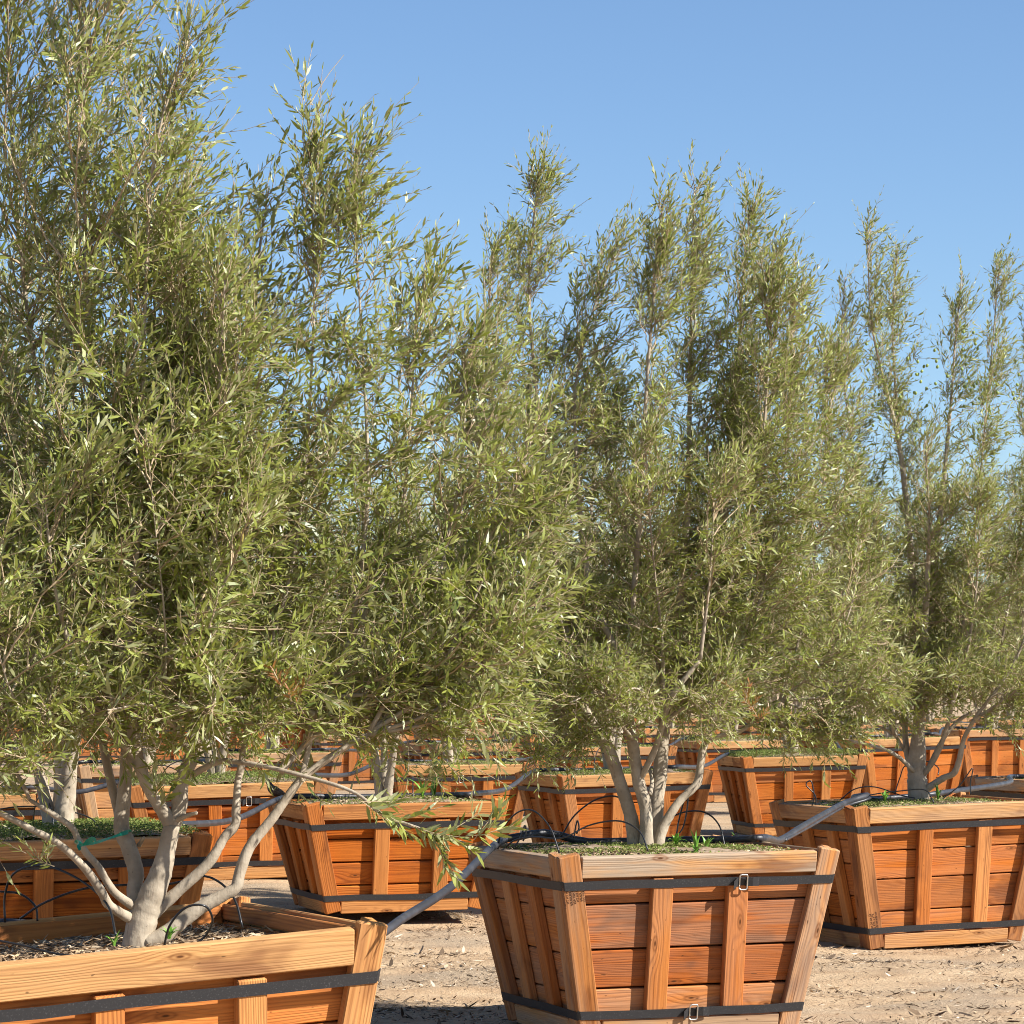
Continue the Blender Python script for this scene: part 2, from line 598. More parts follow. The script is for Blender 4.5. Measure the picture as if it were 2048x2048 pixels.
def make_box(key, px, py, corner='L', th=18, S=1.22, H=0.75, top=0.75, tilt=0.02, z=None, t=0.14, soil=0.03, tone=(0.2, 0.55, 0.9),
             grey=0.3, posts=(0.36, 0.69), cover='dirt', strap_low=0.108, strap_top=0.114, buckles=(), stamp=None, rail=0.086, moss=0.5, near=True,
             label="", rows="wooden tree boxes standing in rows on the sand"):
    random.seed(hash(key) % 9973 if False else sum(ord(c) * (i + 3) for i, c in enumerate(key)))
    y = (CH - top) * F / (py - HY) if z is None else z
    x = (px - CX) / F * y
    th = R(th)
    c, sn = math.cos(th), math.sin(th)
    sgn = 1 if corner == 'L' else -1
    cx = x + sgn * S / 2 * c - S / 2 * sn
    cy = y + sgn * S / 2 * sn + S / 2 * c
    base = top - H + sgn * tilt * S / 2
    root = empty("tree_box", (cx, cy, base))
    root.rotation_euler = (0, -tilt, th)
    tag(root, label, "tree box", rows)
    bpy.context.view_layer.update()
    bx = Box(root, S, H, t, soil)
    BOXES[key] = bx
    PW, PT, KT = 0.089, 0.038, 0.026
    # the sides lean: lean axis in the local frame of the front side
    bdir = nrm(np.array([0, -t, H]))
    ndir = nrm(np.array([0, -H, -t]))
    yf = lambda zz: -(S / 2 - t * (1 - zz / H))        # outer face of the front side at height zz
    xh = lambda zz: S / 2 - t * (1 - zz / H)
    for k in range(4):
        rot = side_frame(k)
        back = 0.0 if k in (0, 2) else PT + 0.003       # side posts butt against the back of the front posts
        J = lambda s_: random.uniform(-s_, s_)

        def put(name, zc, xc, ax, wd, L, W, T, depth, tn, gr, taper=None, mb=None):
            m = mb or MB()
            cc = np.array([xc, yf(zc), zc]) - ndir * (depth + T / 2)
            board(m, rot @ cc, rot @ np.asarray(ax), rot @ np.asarray(wd), rot @ ndir, L, W, T, tn, gr, 0.004 if near else 0.003, taper)
            if mb is None:
                return m.build(name, WOOD, root)
        # planks
        mb = MB()
        zz = 0.02
        while zz < H - 0.06:
            hh = random.choice((0.135, 0.16, 0.185, 0.185))
            hh = min(hh, H - 0.012 - zz)
            if H - 0.012 - (zz + hh) < 0.05:
                hh = H - 0.012 - zz
            zc = zz + hh / 2
            L = 2 * xh(zc) - 2 * (PT + KT + 0.004 if k in (0, 2) else PT + 0.002)
            put("", zc, 0, (1, 0, J(0.003)), bdir, L, hh - random.uniform(0.002, 0.007), KT + J(0.0015), PT + 0.001 + J(0.0012),
                tone[0] + J(0.16), grey * 0.35 + J(0.1), mb=mb)
            zz += hh
        mb.build("plank_panel", WOOD, root)
        # corner posts
        for sx in (-1, 1):
            b0 = np.array([sx * (xh(0) - back), yf(0), 0.0]); b1 = np.array([sx * (xh(H) - back), yf(H), H])
            e = nrm(b1 - b0)
            wdir = np.array([-sx, 0, 0.0]); wdir = nrm(wdir - e * np.dot(wdir, e))
            cc = (b0 + b1) / 2 + wdir * (PW / 2) - ndir * (PT / 2)
            m = MB()
            L = np.linalg.norm(b1 - b0)
            board(m, rot @ cc, rot @ e, rot @ wdir, rot @ ndir, L + J(0.004), PW, PT, tone[1] + J(0.18), grey * 0.6 + J(0.15), 0.004)
            o = m.build("corner_post", WOOD, root)
            if stamp and k == 0 and sx == -1:
                make_stamp(o, rot @ (b0 + e * L * stamp[0] + wdir * PW * 0.5 + ndir * 0.0008), rot @ e, rot @ wdir, rot @ ndir, stamp[1], stamp[2])
        # rails, top and bottom
        for zc, hgt, gr, nm in ((H - rail / 2, rail, grey, "top_rail"), (0.043, 0.082, grey * 0.7, "bottom_rail")):
            L = 2 * (xh(zc) - back - PW - 0.004)
            put(nm, zc, 0, (1, 0, J(0.002)), bdir, L, hgt, PT - 0.002, 0.0015 + J(0.001), tone[2] + J(0.1), gr)
        # battens
        for q in posts:
            z0, z1 = 0.093 + J(0.006), H - rail - 0.006 + J(0.003)
            zc = (z0 + z1) / 2
            xc = -S / 2 + 0.045 + (S - 0.09) * q + J(0.012)
            put("batten", zc, xc * (1 if k in (0, 2) else 0.92), (J(0.012), bdir[1], bdir[2]), (-1, 0, 0), z1 - z0, PW, PT, 0.0005 + J(0.001),
                tone[1] - 0.12 + J(0.22), grey * 0.25)
    # straps: flat bands pulled tight round the outside
    for n_, zz in enumerate((H - strap_top, strap_low)):
        if zz < 0.06 and n_ == 1:
            continue
        m = MB()
        ring = []
        h = xh(zz) + 0.0035
        for kx, ky in ((-1, -1), (1, -1), (1, 1), (-1, 1)):
            for a in (0, 1, 2):
                rr = 0.012
                ex, ey = (kx * (h - rr), ky * (h - rr))
                ang = math.atan2(ky, kx) + (a - 1) * math.pi / 4
                ring.append((ex + rr * math.cos(ang), ey + rr * math.sin(ang)))
            nxt = {(-1, -1): (1, -1), (1, -1): (1, 1), (1, 1): (-1, 1), (-1, 1): (-1, -1)}[(kx, ky)]
            for f_ in (0.2, 0.4, 0.6, 0.8):
                ring.append((h * (kx + (nxt[0] - kx) * f_), h * (ky + (nxt[1] - ky) * f_)))
        ring = np.array(ring)
        nr = len(ring)
        wz = np.array([random.uniform(-0.004, 0.004) for _ in range(nr)]) + zz
        hw = 0.0175
        sl = t / H
        vs = []
        for off, dz in ((0, -hw), (0, hw), (-0.0022, hw), (-0.0022, -hw)):
            sc = (h + off + dz * sl) / h
            vs.append(np.column_stack([ring * sc, wz + dz]))
        V = np.concatenate(vs)
        ii = np.arange(nr); jj = (ii + 1) % nr
        lp = []
        for a in range(4):
            b_ = (a + 1) % 4
            lp.append(np.stack([a * nr + ii, a * nr + jj, b_ * nr + jj, b_ * nr + ii], -1))
        m.add(V, np.concatenate(lp).ravel(), np.full(nr * 4, 4))
        st = m.build("strap", STRAP, root)
        for (bn, fr) in buckles:
            if bn != n_:
                continue
            make_buckle(st, np.array([-h + 2 * h * fr, -h, zz]), ndir, bdir)
    # soil
    inn = S / 2 - PT - KT - 0.002
    g_ = 34 if near else 14
    u = np.linspace(-inn, inn, g_)
    X, Y = np.meshgrid(u, u)
    rs = np.random.default_rng(random.randrange(9999))
    Z = H - soil + 0.02 * (1 - (np.maximum(abs(X), abs(Y)) / inn) ** 2) + rs.normal(0, 0.0035, X.shape)
    for i in range(4):
        Z = Z + 0.006 * np.sin(X * rs.uniform(5, 14) + Y * rs.uniform(-14, 14) + rs.uniform(0, 6))
    i = np.arange(g_ - 1)[:, None] * g_ + np.arange(g_ - 1)[None]
    q = np.stack([i, i + 1, i + g_ + 1, i + g_], -1).reshape(-1)
    m = MB(); m.add(np.stack([X, Y, Z], -1).reshape(-1, 3), q, np.full((g_ - 1) ** 2, 4))
    m.build("soil", SOIL, root, smooth=True)
    cov = MB()
    top_z = lambda x_, y_: H - soil + 0.02 * (1 - (np.maximum(abs(x_), abs(y_)) / inn) ** 2)
    if cover == 'mulch':
        n = 9000
        O = np.column_stack([rs.uniform(-inn, inn, n), rs.uniform(-inn, inn, n), np.zeros(n)])
        O[:, 2] = top_z(O[:, 0], O[:, 1]) + rs.uniform(0.0, 0.026, n)
        a = rs.uniform(0, 6.28, n)
        D = nrm(np.column_stack([np.cos(a), np.sin(a), rs.normal(0, 0.22, n)]))
        Nn = nrm(np.column_stack([rs.normal(0, .5, n), rs.normal(0, .5, n), np.ones(n)]))
        L = rs.uniform(0.022, 0.055, n)
        v, l, tt, ti = blades(O - D * (L / 2)[:, None], D, Nn, L, rs.uniform(0.003, 0.009, n), rs.normal(0, 0.15, n), np.clip(rs.beta(1.5, 1.4, n), 0, 1))
        cov.add(v, l, tt, tint=ti)
        cv = cov.build("mulch", MULCH, root)
        tag(cv, kind="stuff")
    else:
        # low creeping weeds, in patches
        n = int((15000 if near else 4200) * moss)
        m2 = int(n * 2.2)
        over = 0.03 if cover == 'lush' else -0.01
        xy = rs.uniform(-inn - over, inn + over, (m2, 2))
        f1 = np.sin(xy[:, 0] * 7 + rs.uniform(0, 6)) + np.sin(xy[:, 1] * 9 + rs.uniform(0, 6)) + np.sin((xy[:, 0] + xy[:, 1]) * 13)
        keep = (f1 + rs.normal(0, 0.8, m2)) > (0.0 if cover != 'lush' else -1.6)
        xy = xy[keep][:n]
        n = len(xy)
        O = np.column_stack([xy, top_z(xy[:, 0], xy[:, 1]) + rs.uniform(0, 0.016 if cover != 'lush' else 0.045, n)])
        edge = np.maximum(abs(O[:, 0]), abs(O[:, 1]))
        O[:, 2] = np.where(edge > inn, H + rs.uniform(0, 0.03, n), O[:, 2])
        a = rs.uniform(0, 6.28, n)
        D = nrm(np.column_stack([np.cos(a), np.sin(a), rs.uniform(-0.1, 0.7, n)]))
        Nn = nrm(np.column_stack([rs.normal(0, .6, n), rs.normal(0, .6, n), np.ones(n)]))
        sc = 1.0 if near else 1.8
        v, l, tt, ti = blades(O, D, Nn, rs.uniform(0.008, 0.018, n) * sc, rs.uniform(0.004, 0.008, n) * sc, rs.normal(0, .2, n), np.clip(rs.normal(0.5 if cover == 'lush' else 0.62, 0.22, n), 0, 1))
        cov.add(v, l, tt, tint=ti)
        tag(cov.build("ground_cover", MOSS, root), kind="stuff")
        # bits of straw on the soil
        n = 900 if near else 250
        cv = MB()
        O = np.column_stack([rs.uniform(-inn, inn, n), rs.uniform(-inn, inn, n), np.zeros(n)])
        O[:, 2] = top_z(O[:, 0], O[:, 1]) + rs.uniform(0.003, 0.012, n)
        a = rs.uniform(0, 6.28, n)
        D = nrm(np.column_stack([np.cos(a), np.sin(a), rs.normal(0, 0.2, n)]))
        Nn = nrm(np.column_stack([rs.normal(0, .5, n), rs.normal(0, .5, n), np.ones(n)]))
        v, l, tt, ti = blades(O, D, Nn, rs.uniform(0.012, 0.045, n), rs.uniform(0.003, 0.008, n), rs.normal(0, .2, n), rs.beta(2, 1.4, n))
        cv.add(v, l, tt, tint=ti)
        tag(cv.build("dry_bits", MULCH, root), kind="stuff")
    return bx


def make_stamp(parent, c, e, wd, nn, lines, size):
    """the sawmill's inked stamp, turned along the post"""
    cu = bpy.data.curves.new("mill_stamp", 'FONT')
    cu.body = "\n".join(lines)
    cu.size = size
    cu.space_line = 1.05
    cu.align_x = 'CENTER'; cu.align_y = 'CENTER'
    cu.extrude = 0.0002
    o = bpy.data.objects.new("mill_stamp", cu)
    cu.materials.append(INK)
    # text x runs along the post, text up across it
    X = Vector(e); Zv = Vector(nn); Yv = Zv.cross(X)
    M = Matrix((X, Yv, Zv)).transposed().to_4x4()
    M.translation = Vector(c)
    COL.objects.link(o)
    me = bpy.data.meshes.new_from_object(o.evaluated_get(bpy.context.evaluated_depsgraph_get()))
    bpy.data.objects.remove(o)
    o = bpy.data.objects.new("mill_stamp", me)
    o.matrix_local = M
    o.parent = parent
    COL.objects.link(o)


def make_buckle(parent, c, nn, up):
    """a wire buckle with the strap's loose tail threaded through it"""
    w, h = 0.034, 0.062
    pts = []
    for sx, sy in ((-1, -1), (1, -1), (1, 1), (-1, 1)):
        for a in range(4):
            ang = math.atan2(sy, sx) + (a - 1.5) * math.pi / 6
            pts.append((sx * (w / 2 - 0.008) + 0.008 * math.cos(ang), sy * (h / 2 - 0.008) + 0.008 * math.sin(ang)))
    pts.append(pts[0])
    up = nrm(np.asarray(up)); nn = nrm(np.asarray(nn)); ax = np.array([1.0, 0, 0])
    q = np.array([c + ax * a + up * b + nn * (0.008 + 0.01 * abs(b) / h) for a, b in pts])
    mb = MB()
    v, l, t_ = tubes(q[None], np.full((1, len(q)), 0.0032), 8)
    mb.add(v, l, t_)
    mb.build("buckle", METAL, parent, smooth=True)
    mb = MB()                                          # two short loose ends of strap
    for s_, L in ((1, 0.058), (-1, 0.032)):
        a0 = c + ax * s_ * 0.012 + nn * 0.004
        a1 = c + ax * s_ * (0.012 + L * 0.5) + nn * 0.012 + up * 0.002
        a2 = c + ax * s_ * (0.012 + L) + nn * (0.006 if s_ > 0 else 0.018) - up * (0.0 if s_ > 0 else 0.012)
        P3 = [a0, a1, a2]
        vs = []
        for p in P3:
            for du, dn in ((-0.0185, 0), (0.0185, 0), (0.0185, 0.0024), (-0.0185, 0.0024)):
                vs.append(p + up * du + nn * dn)
        lp = []
        for i in range(2):
            for a in range(4):
                b = (a + 1) % 4
                lp += [i * 4 + a, i * 4 + b, i * 4 + 4 + b, i * 4 + 4 + a]
        lp += [3, 2, 1, 0, 8, 9, 10, 11]
        mb.add(vs, lp, [4] * 10)
    mb.build("strap_tail", STRAP, parent)


STAMP_A = (["NO.NO.NO.NO", "HT HT HT", "60L60L60L60L", "25A 25A 25A", "HT HT HT", "60L60L 60L", "25A 25A 25A"])
STAMP_B = (["DF DF DF DF", "2 BTR 2 BTR", "KD HT KD HT"])

# first row, nearest the camera
make_box("near", 810, 1849, 'R', th=24, S=1.30, tilt=0.066, soil=0.085, tone=(0.22, 0.62, 0.95), grey=0.12, rail=0.108, strap_top=0.143, posts=(0.35, 0.70), cover='mulch',
         label="nearest tree box, cut off by the frame, filled with dry straw mulch")
make_box("centre", 1121, 1717, th=18.5, tilt=0.010, soil=0.020, tone=(0.12, 0.42, 0.78), grey=0.85, posts=(0.355, 0.655), cover='dirt', moss=0.9,
         buckles=((0, 0.655), (1, 0.50)), stamp=(0.79, STAMP_A, 0.0135),
         label="weathered tree box whose two black straps both show wire buckles in front")
make_box("right", 1715, 1619, th=18.6, tilt=0.03, H=0.80, soil=0.025, tone=(0.16, 0.45, 0.85), grey=0.35, cover='dirt', moss=0.7, posts=(0.36, 0.69),
         stamp=(0.20, STAMP_B, 0.016), label="tree box at the right edge on open sand, dark blotched planks, no buckle showing")
make_box("fourth", 2087, 1563, th=19, S=1.22, tilt=0.02, soil=0.03, tone=(0.3, 0.6, 0.7), grey=0.9, cover='dirt',
         label="grey weathered tree box half outside the frame behind the right box")
# second row
make_box("second_left", 432, 1672, 'R', th=17, S=1.22, tilt=0.018, soil=0.0, tone=(0.08, 0.45, 0.8), grey=0.2, cover='lush', moss=1.3,
         posts=(0.36, 0.70), label="tree box with a thick green weed mat, just behind the nearest box")
make_box("second_bird", 615, 1613, th=15, S=1.20, H=0.63, tilt=0.015, soil=0.015, tone=(0.02, 0.35, 0.62), grey=0.08, cover='dirt', moss=0.35,
         strap_low=0.092, strap_top=0.122, label="bright orange tree box with a bird on its rear corner, sunk in soil")
make_box("second_mid", 1128, 1554, th=17, S=1.22, tilt=0.025, soil=0.01, tone=(0.08, 0.42, 0.9), grey=0.15, cover='dirt', moss=1.0,
         label="tree box directly behind the centre trunks, its straps seen between them")
make_box("second_green", 1489, 1517, th=9, S=1.22, tilt=0.02, soil=-0.005, tone=(0.12, 0.45, 0.85), grey=0.15, cover='lush', moss=1.3,
         label="tree box topped by lush green weed mat, behind the right box's left side")
make_box("second_far", 1733, 1480, th=20, S=1.26, top=0.845, H=0.84, z=38, tilt=0.03, soil=0.03, tone=(0.12, 0.4, 0.85), grey=0.2, cover='dirt', moss=0.4,
         near=False, label="tree box seen behind the low branches of the right tree")
make_box("second_last", 1926, 1462, th=12, S=1.26, top=0.86, H=0.85, z=45, tilt=0.02, soil=0.03, tone=(0.15, 0.4, 0.85), grey=0.4, cover='dirt', moss=0.4,
         near=False, label="distant tree box at the right frame edge, partly hidden by the grey weathered box")
# third row
make_box("third_first", 108, 1588, 'R', th=15, S=1.22, tilt=0.02, soil=0.02, tone=(0.2, 0.5, 0.85), grey=0.25, cover='dirt', moss=0.5, near=False,
         label="tree box at the left frame edge, behind the lush weed mat of another box")
make_box("third_buckle", 262, 1577, th=12, S=1.36, H=0.65, tilt=0.03, soil=-0.005, tone=(0.05, 0.4, 0.8), grey=0.15, cover='lush', moss=1.3,
         posts=(0.42, 0.70), buckles=((0, 0.60),), label="tree box with wire buckle and weed mat, left of the bird's box")
make_box("third_mid", 790, 1533, th=12, S=1.22, tilt=0.01, soil=0.01, tone=(0.1, 0.42, 0.95), grey=0.15, cover='dirt', moss=0.8,
         buckles=((0, 0.48),), label="tree box with pale top rail and wire buckle, behind the bird's box")
make_box("third_trunks", 1145, 1497, th=15, S=1.22, tilt=0.01, soil=0.01, tone=(0.15, 0.45, 0.9), grey=0.35, cover='dirt', near=False,
         label="far pale tree box glimpsed over the box behind the centre trunks")
make_box("third_gap", 1400, 1484, th=15, S=1.22, tilt=0.01, soil=0.0, tone=(0.15, 0.45, 0.9), grey=0.3, cover='lush', near=False,
         label="far tree box glimpsed left of the lush weed mat, right of the centre trunks")
make_box("third_rail", 1638, 1466, th=14, S=1.26, tilt=0.02, soil=0.02, tone=(0.2, 0.45, 0.9), grey=0.35, cover='dirt', near=False,
         label="far tree box whose rail shows above the lush weed mat box")
make_box("third_sunny", 1820, 1449, th=14, S=1.26, tilt=0.01, soil=0.02, tone=(0.3, 0.5, 1.0), grey=0.45, cover='dirt', near=False,
         label="far tree box with sun-bleached rail behind the right tree's trunk")
make_box("third_end", 1985, 1441, th=14, S=1.26, tilt=0.01, soil=0.02, tone=(0.2, 0.45, 0.8), grey=0.45, cover='dirt', near=False,
         label="farthest tree box at the right frame edge under the foliage")
# fourth and fifth rows, mostly behind foliage
make_box("fourth_pale", 160, 1535, th=12, S=1.26, tilt=0.01, soil=0.02, tone=(0.75, 0.9, 1.0), grey=0.6, cover='dirt', near=False,
         label="bleached pale tree box seen between the stems at far left")
make_box("fourth_white", 440, 1509, th=12, S=1.26, tilt=0.01, soil=0.02, tone=(0.35, 0.7, 1.0), grey=0.5, cover='dirt', near=False,
         label="far tree box with whitish rail above the weed-matted buckle box")
make_box("fourth_red", 842, 1490, th=14, S=1.22, tilt=0.01, soil=0.02, tone=(0.0, 0.35, 0.85), grey=0.4, cover='dirt', near=False,
         label="far reddish tree box above the pale top rail box")
make_box("fourth_far", 1060, 1472, th=14, S=1.26, tilt=0.01, soil=0.02, tone=(0.1, 0.5, 1.0), grey=0.45, cover='dirt', near=False,
         label="far tree box under the leaves left of the centre trunks")
make_box("fourth_farther", 1290, 1459, th=14, S=1.26, tilt=0.01, soil=0.02, tone=(0.1, 0.5, 1.0), grey=0.45, cover='dirt', near=False,
         label="far tree box hidden mostly by the centre tree's trunks")
make_box("fourth_last", 1500, 1452, th=14, S=1.26, tilt=0.01, soil=0.02, tone=(0.1, 0.5, 1.0), grey=0.45, cover='dirt', near=False,
         label="far tree box under the centre tree's lower right branches")
make_box("fifth_left", 640, 1472, th=14, S=1.26, tilt=0.01, soil=0.02, tone=(0.3, 0.6, 1.0), grey=0.6, cover='dirt', near=False,
         label="far tree box under the nearest tree's drooping right branches")
make_box("fifth_right", 860, 1460, th=14, S=1.26, tilt=0.01, soil=0.02, tone=(0.3, 0.6, 1.0), grey=0.6, cover='dirt', near=False,
         label="farthest tree box in the gap between the nearest and centre trees")


# ------------------------------------------------------------------ olive trees
def prof(t):
    return np.interp(t, [0, 0.12, 0.35, 0.6, 0.85, 1.0], [0.8, 1.0, 1.0, 0.92, 0.58, 0.16])


LEAF_COUNT = [0]


def grow(leaders, dens, rs, sweep=0.30, l0=0.046, per=0.030, pairs=6, t0=0.03, sec_k=3, wide=1.3, width=(0.15, 0.22)):
    """leaders: list of (points (n,3), spread, weight) -> twig tubes and leaf blades"""
    Pb, Tb, Lb, Tt = [], [], [], []
    for pts, sp, wgt in leaders:
        q = smooth_path(pts, 60)
        seg = np.linalg.norm(np.diff(q, axis=0), axis=1)
        Ll = seg.sum()
        n = max(5, int(dens * Ll * wgt))
        t = t0 + (0.995 - t0) * rs.uniform(0, 1, n) ** 0.80
        f = t * 59
        i = np.clip(f.astype(int), 0, 58)
        u = (f - i)[:, None]
        Pb.append(q[i] * (1 - u) + q[i + 1] * u)
        Tb.append(nrm(q[np.minimum(i + 1, 59)] - q[np.maximum(i - 1, 0)]))
        Lb.append(sp * wide * prof(t) * rs.uniform(0.30, 1.12, n))
        Tt.append(t)
    Pb = np.concatenate(Pb); Tb = np.concatenate(Tb); Lb = np.concatenate(Lb); Tt = np.concatenate(Tt)
    n = len(Pb)
    U = rand_unit(n, rs); U = nrm(U - Tb * np.sum(U * Tb, -1, keepdims=True))
    al = np.radians(np.interp(Tt, [0, 0.5, 1], [64, 50, 26]) + rs.normal(0, 14, n))[:, None]
    D = Tb * np.cos(al) + U * np.sin(al)
    low = np.clip(1.0 - (Pb[:, 2] - 0.5) / 1.6, 0, 1)          # 1 in the skirt of the crown, 0 at the top
    D = nrm(D + np.array([0, 0, -0.22]) * low[:, None])
    up = np.array([0, 0, 1.0]); sw = np.array([1.0, 0, 0.12])
    s = np.linspace(0, 1, 6)[None, :, None]
    sec = Pb[:, None] + (Lb[:, None] * D)[:, None] * s + (Lb[:, None] * ((0.28 - 0.30 * low)[:, None] * up + sweep * 0.6 * sw))[:, None] * s**2
    sec = sec + rs.normal(0, 0.012, sec.shape) * s
    rad = np.linspace(1, 0.45, 6)[None] * (0.0020 + 0.0065 * Lb)[:, None]
    tv = [tubes(sec, rad, sec_k, False)]
    # shoots along every branch, more towards its outer end
    cnt = np.maximum(1, rs.poisson(Lb / per + 0.4))
    own = np.repeat(np.arange(n), cnt)
    m = len(own)
    u = rs.uniform(0.02, 1.0, m) ** 0.55
    f = u * 5; i = np.clip(f.astype(int), 0, 4); w = (f - i)[:, None]
    B = sec[own, i] * (1 - w) + sec[own, i + 1] * w
    Ts = nrm(sec[own, i + 1] - sec[own, i])
    lw = low[own][:, None]; tip = np.clip((Tt[own] - 0.6) / 0.4, 0, 1)[:, None]
    Ds = nrm(Ts * 0.6 + rand_unit(m, rs) * (0.95 - 0.5 * tip) + up * (0.32 - 0.22 * lw + 0.25 * tip) + sw * sweep * (1 - 0.4 * tip))
    Ls = rs.uniform(0.07, 0.20, m) ** 1.0 * (l0 / 0.046)
    s4 = np.linspace(0, 1, 4)[None, :, None]
    bend = (0.16 * up + 0.12 * sw)[None] * (1 - 1.2 * lw) + rs.normal(0, 0.16, (m, 3))
    sh = B[:, None] + (Ls[:, None] * Ds)[:, None] * s4 + (Ls[:, None] * bend)[:, None] * s4**2
    rs_ = np.linspace(1, 0.5, 4)[None] * rs.uniform(0.0011, 0.0017, m)[:, None]
    tv.append(tubes(sh, rs_, 3, False))
    # leaves: opposite pairs, each pair turned a quarter
    j = np.arange(pairs)
    sj = (j + 0.9) / pairs
    pos = B[:, None] + (Ls[:, None] * Ds)[:, None] * sj[None, :, None] + (Ls[:, None] * bend)[:, None] * (sj**2)[None, :, None]
    T = nrm(Ds[:, None] + 2 * bend[:, None] * sj[None, :, None])
    A = nrm(np.cross(T, rand_unit(m, rs)[:, None]))
    Bv = np.cross(T, A)
    ph = rs.uniform(0, 6.28, m)[:, None] + j[None] * (math.pi / 2) + rs.normal(0, 0.35, (m, pairs))
    outs = []
    age = rs.uniform(0.75, 1.15, m)[:, None]
    for sgn in (1, -1):
        out = sgn * (np.cos(ph)[..., None] * A + np.sin(ph)[..., None] * Bv)
        be = np.radians(rs.normal(44, 15, (m, pairs)) - 14 * tip)[..., None]
        be = be * np.interp(sj, [0, 1], [1.2, 0.55])[None, :, None]
        LD = nrm(T * np.cos(be) + out * np.sin(be) + rs.normal(0, 0.14, (m, pairs, 3)))
        LN = nrm(T * np.sin(be) - out * np.cos(be) + rs.normal(0, 0.50, (m, pairs, 3)))
        LN = nrm(LN - LD * np.sum(LN * LD, -1, keepdims=True))
        LL = l0 * age * rs.uniform(0.62, 1.22, (m, pairs)) * np.interp(sj, [0, 0.3, 0.8, 1.0], [0.8, 1.0, 0.95, 0.55])[None]
        outs.append((pos, LD, LN, LL))
    O = np.concatenate([o[0].reshape(-1, 3) for o in outs]); LD = np.concatenate([o[1].reshape(-1, 3) for o in outs])
    LN = np.concatenate([o[2].reshape(-1, 3) for o in outs]); LL = np.concatenate([o[3].reshape(-1) for o in outs])
    bare = np.repeat((rs.uniform(0, 1, m) < 0.05)[:, None], pairs, 1).reshape(-1)
    keep = (rs.uniform(0, 1, len(O)) > 0.10) & ~np.concatenate([bare, bare])
    O, LD, LN, LL = O[keep], LD[keep], LN[keep], LL[keep]
    k = len(O)
    LEAF_COUNT[0] += k
    tint = np.clip(np.repeat(rs.uniform(0, 0.55, m)[:, None], pairs, 1).reshape(-1), 0, 1)
    tint = np.concatenate([tint, tint])[keep] + rs.uniform(0, 0.45, k)
    bl = blades(O, LD, LN, LL, LL * rs.uniform(*width, k), rs.normal(-0.06, 0.18, k), np.clip(tint, 0, 1))
    return tv, bl


def tree_from(name_label, base, stems, leaders, dens, seed, cat_group, **kw):
    """stems: list of (points, radii); leaders: list of (points, spread, weight)"""
    rs = np.random.default_rng(seed)
    root = empty("olive_tree", base)
    tag(root, name_label, "tree", cat_group)
    base = np.asarray(base)
    mb = MB()
    for pts, rad in stems:
        add_tube(mb, np.asarray(pts) - base, rad, k=12, n=max(14, len(pts) * 6), wob=0.035)
    for pts, sp, wgt in leaders:
        p0 = np.asarray(pts[0])
        r0 = 0.011
        for sp_, sr_ in stems:
            if np.linalg.norm(np.asarray(sp_[-1]) - p0) < 0.06:
                r0 = sr_[-1]
        r_ = [r0, r0 * 0.72, r0 * 0.5, min(r0 * 0.34, 0.006), 0.0025]
        add_tube(mb, np.asarray(pts) - base, r_, k=7, n=26)
    mb.build("trunk", BARK, root, smooth=True)
    tv, bl = grow([(np.asarray(p) - base, s_, w_) for p, s_, w_ in leaders], dens, rs, **kw)
    mb = MB()
    for v, l, t_ in tv:
        mb.add(v, l, t_)
    mb.build("twigs", TWIG, root, smooth=True)
    mb = MB()
    mb.add(bl[0], bl[1], bl[2], tint=bl[3])
    mb.build("crown", LEAF, root)
    return root


TREES = "olive trees growing in the tree boxes"


def pxline(pts, y0, d0=0.0, d1=0.0):
    """photo points to world points, depth running from y0+d0 to y0+d1"""
    n = len(pts)
    return np.array([P(a, b, y0 + d0 + (d1 - d0) * (i / max(1, n - 1))) for i, (a, b) in enumerate(pts)])


def px_r(diams, y0):
    return [d / 2 * y0 / F for d in diams]


def hero(label, y0, basepx, stems, leaders, dens, seed, **kw):
    base = P(*basepx, y0)
    st = [(pxline(p, y0, *dd), px_r(di, y0)) for p, di, dd in stems]
    ld = [(pxline(p, y0, *dd), sp, w) for p, dd, sp, w in leaders]
    return tree_from(label, tuple(base), st, ld, dens, seed, TREES, **kw)


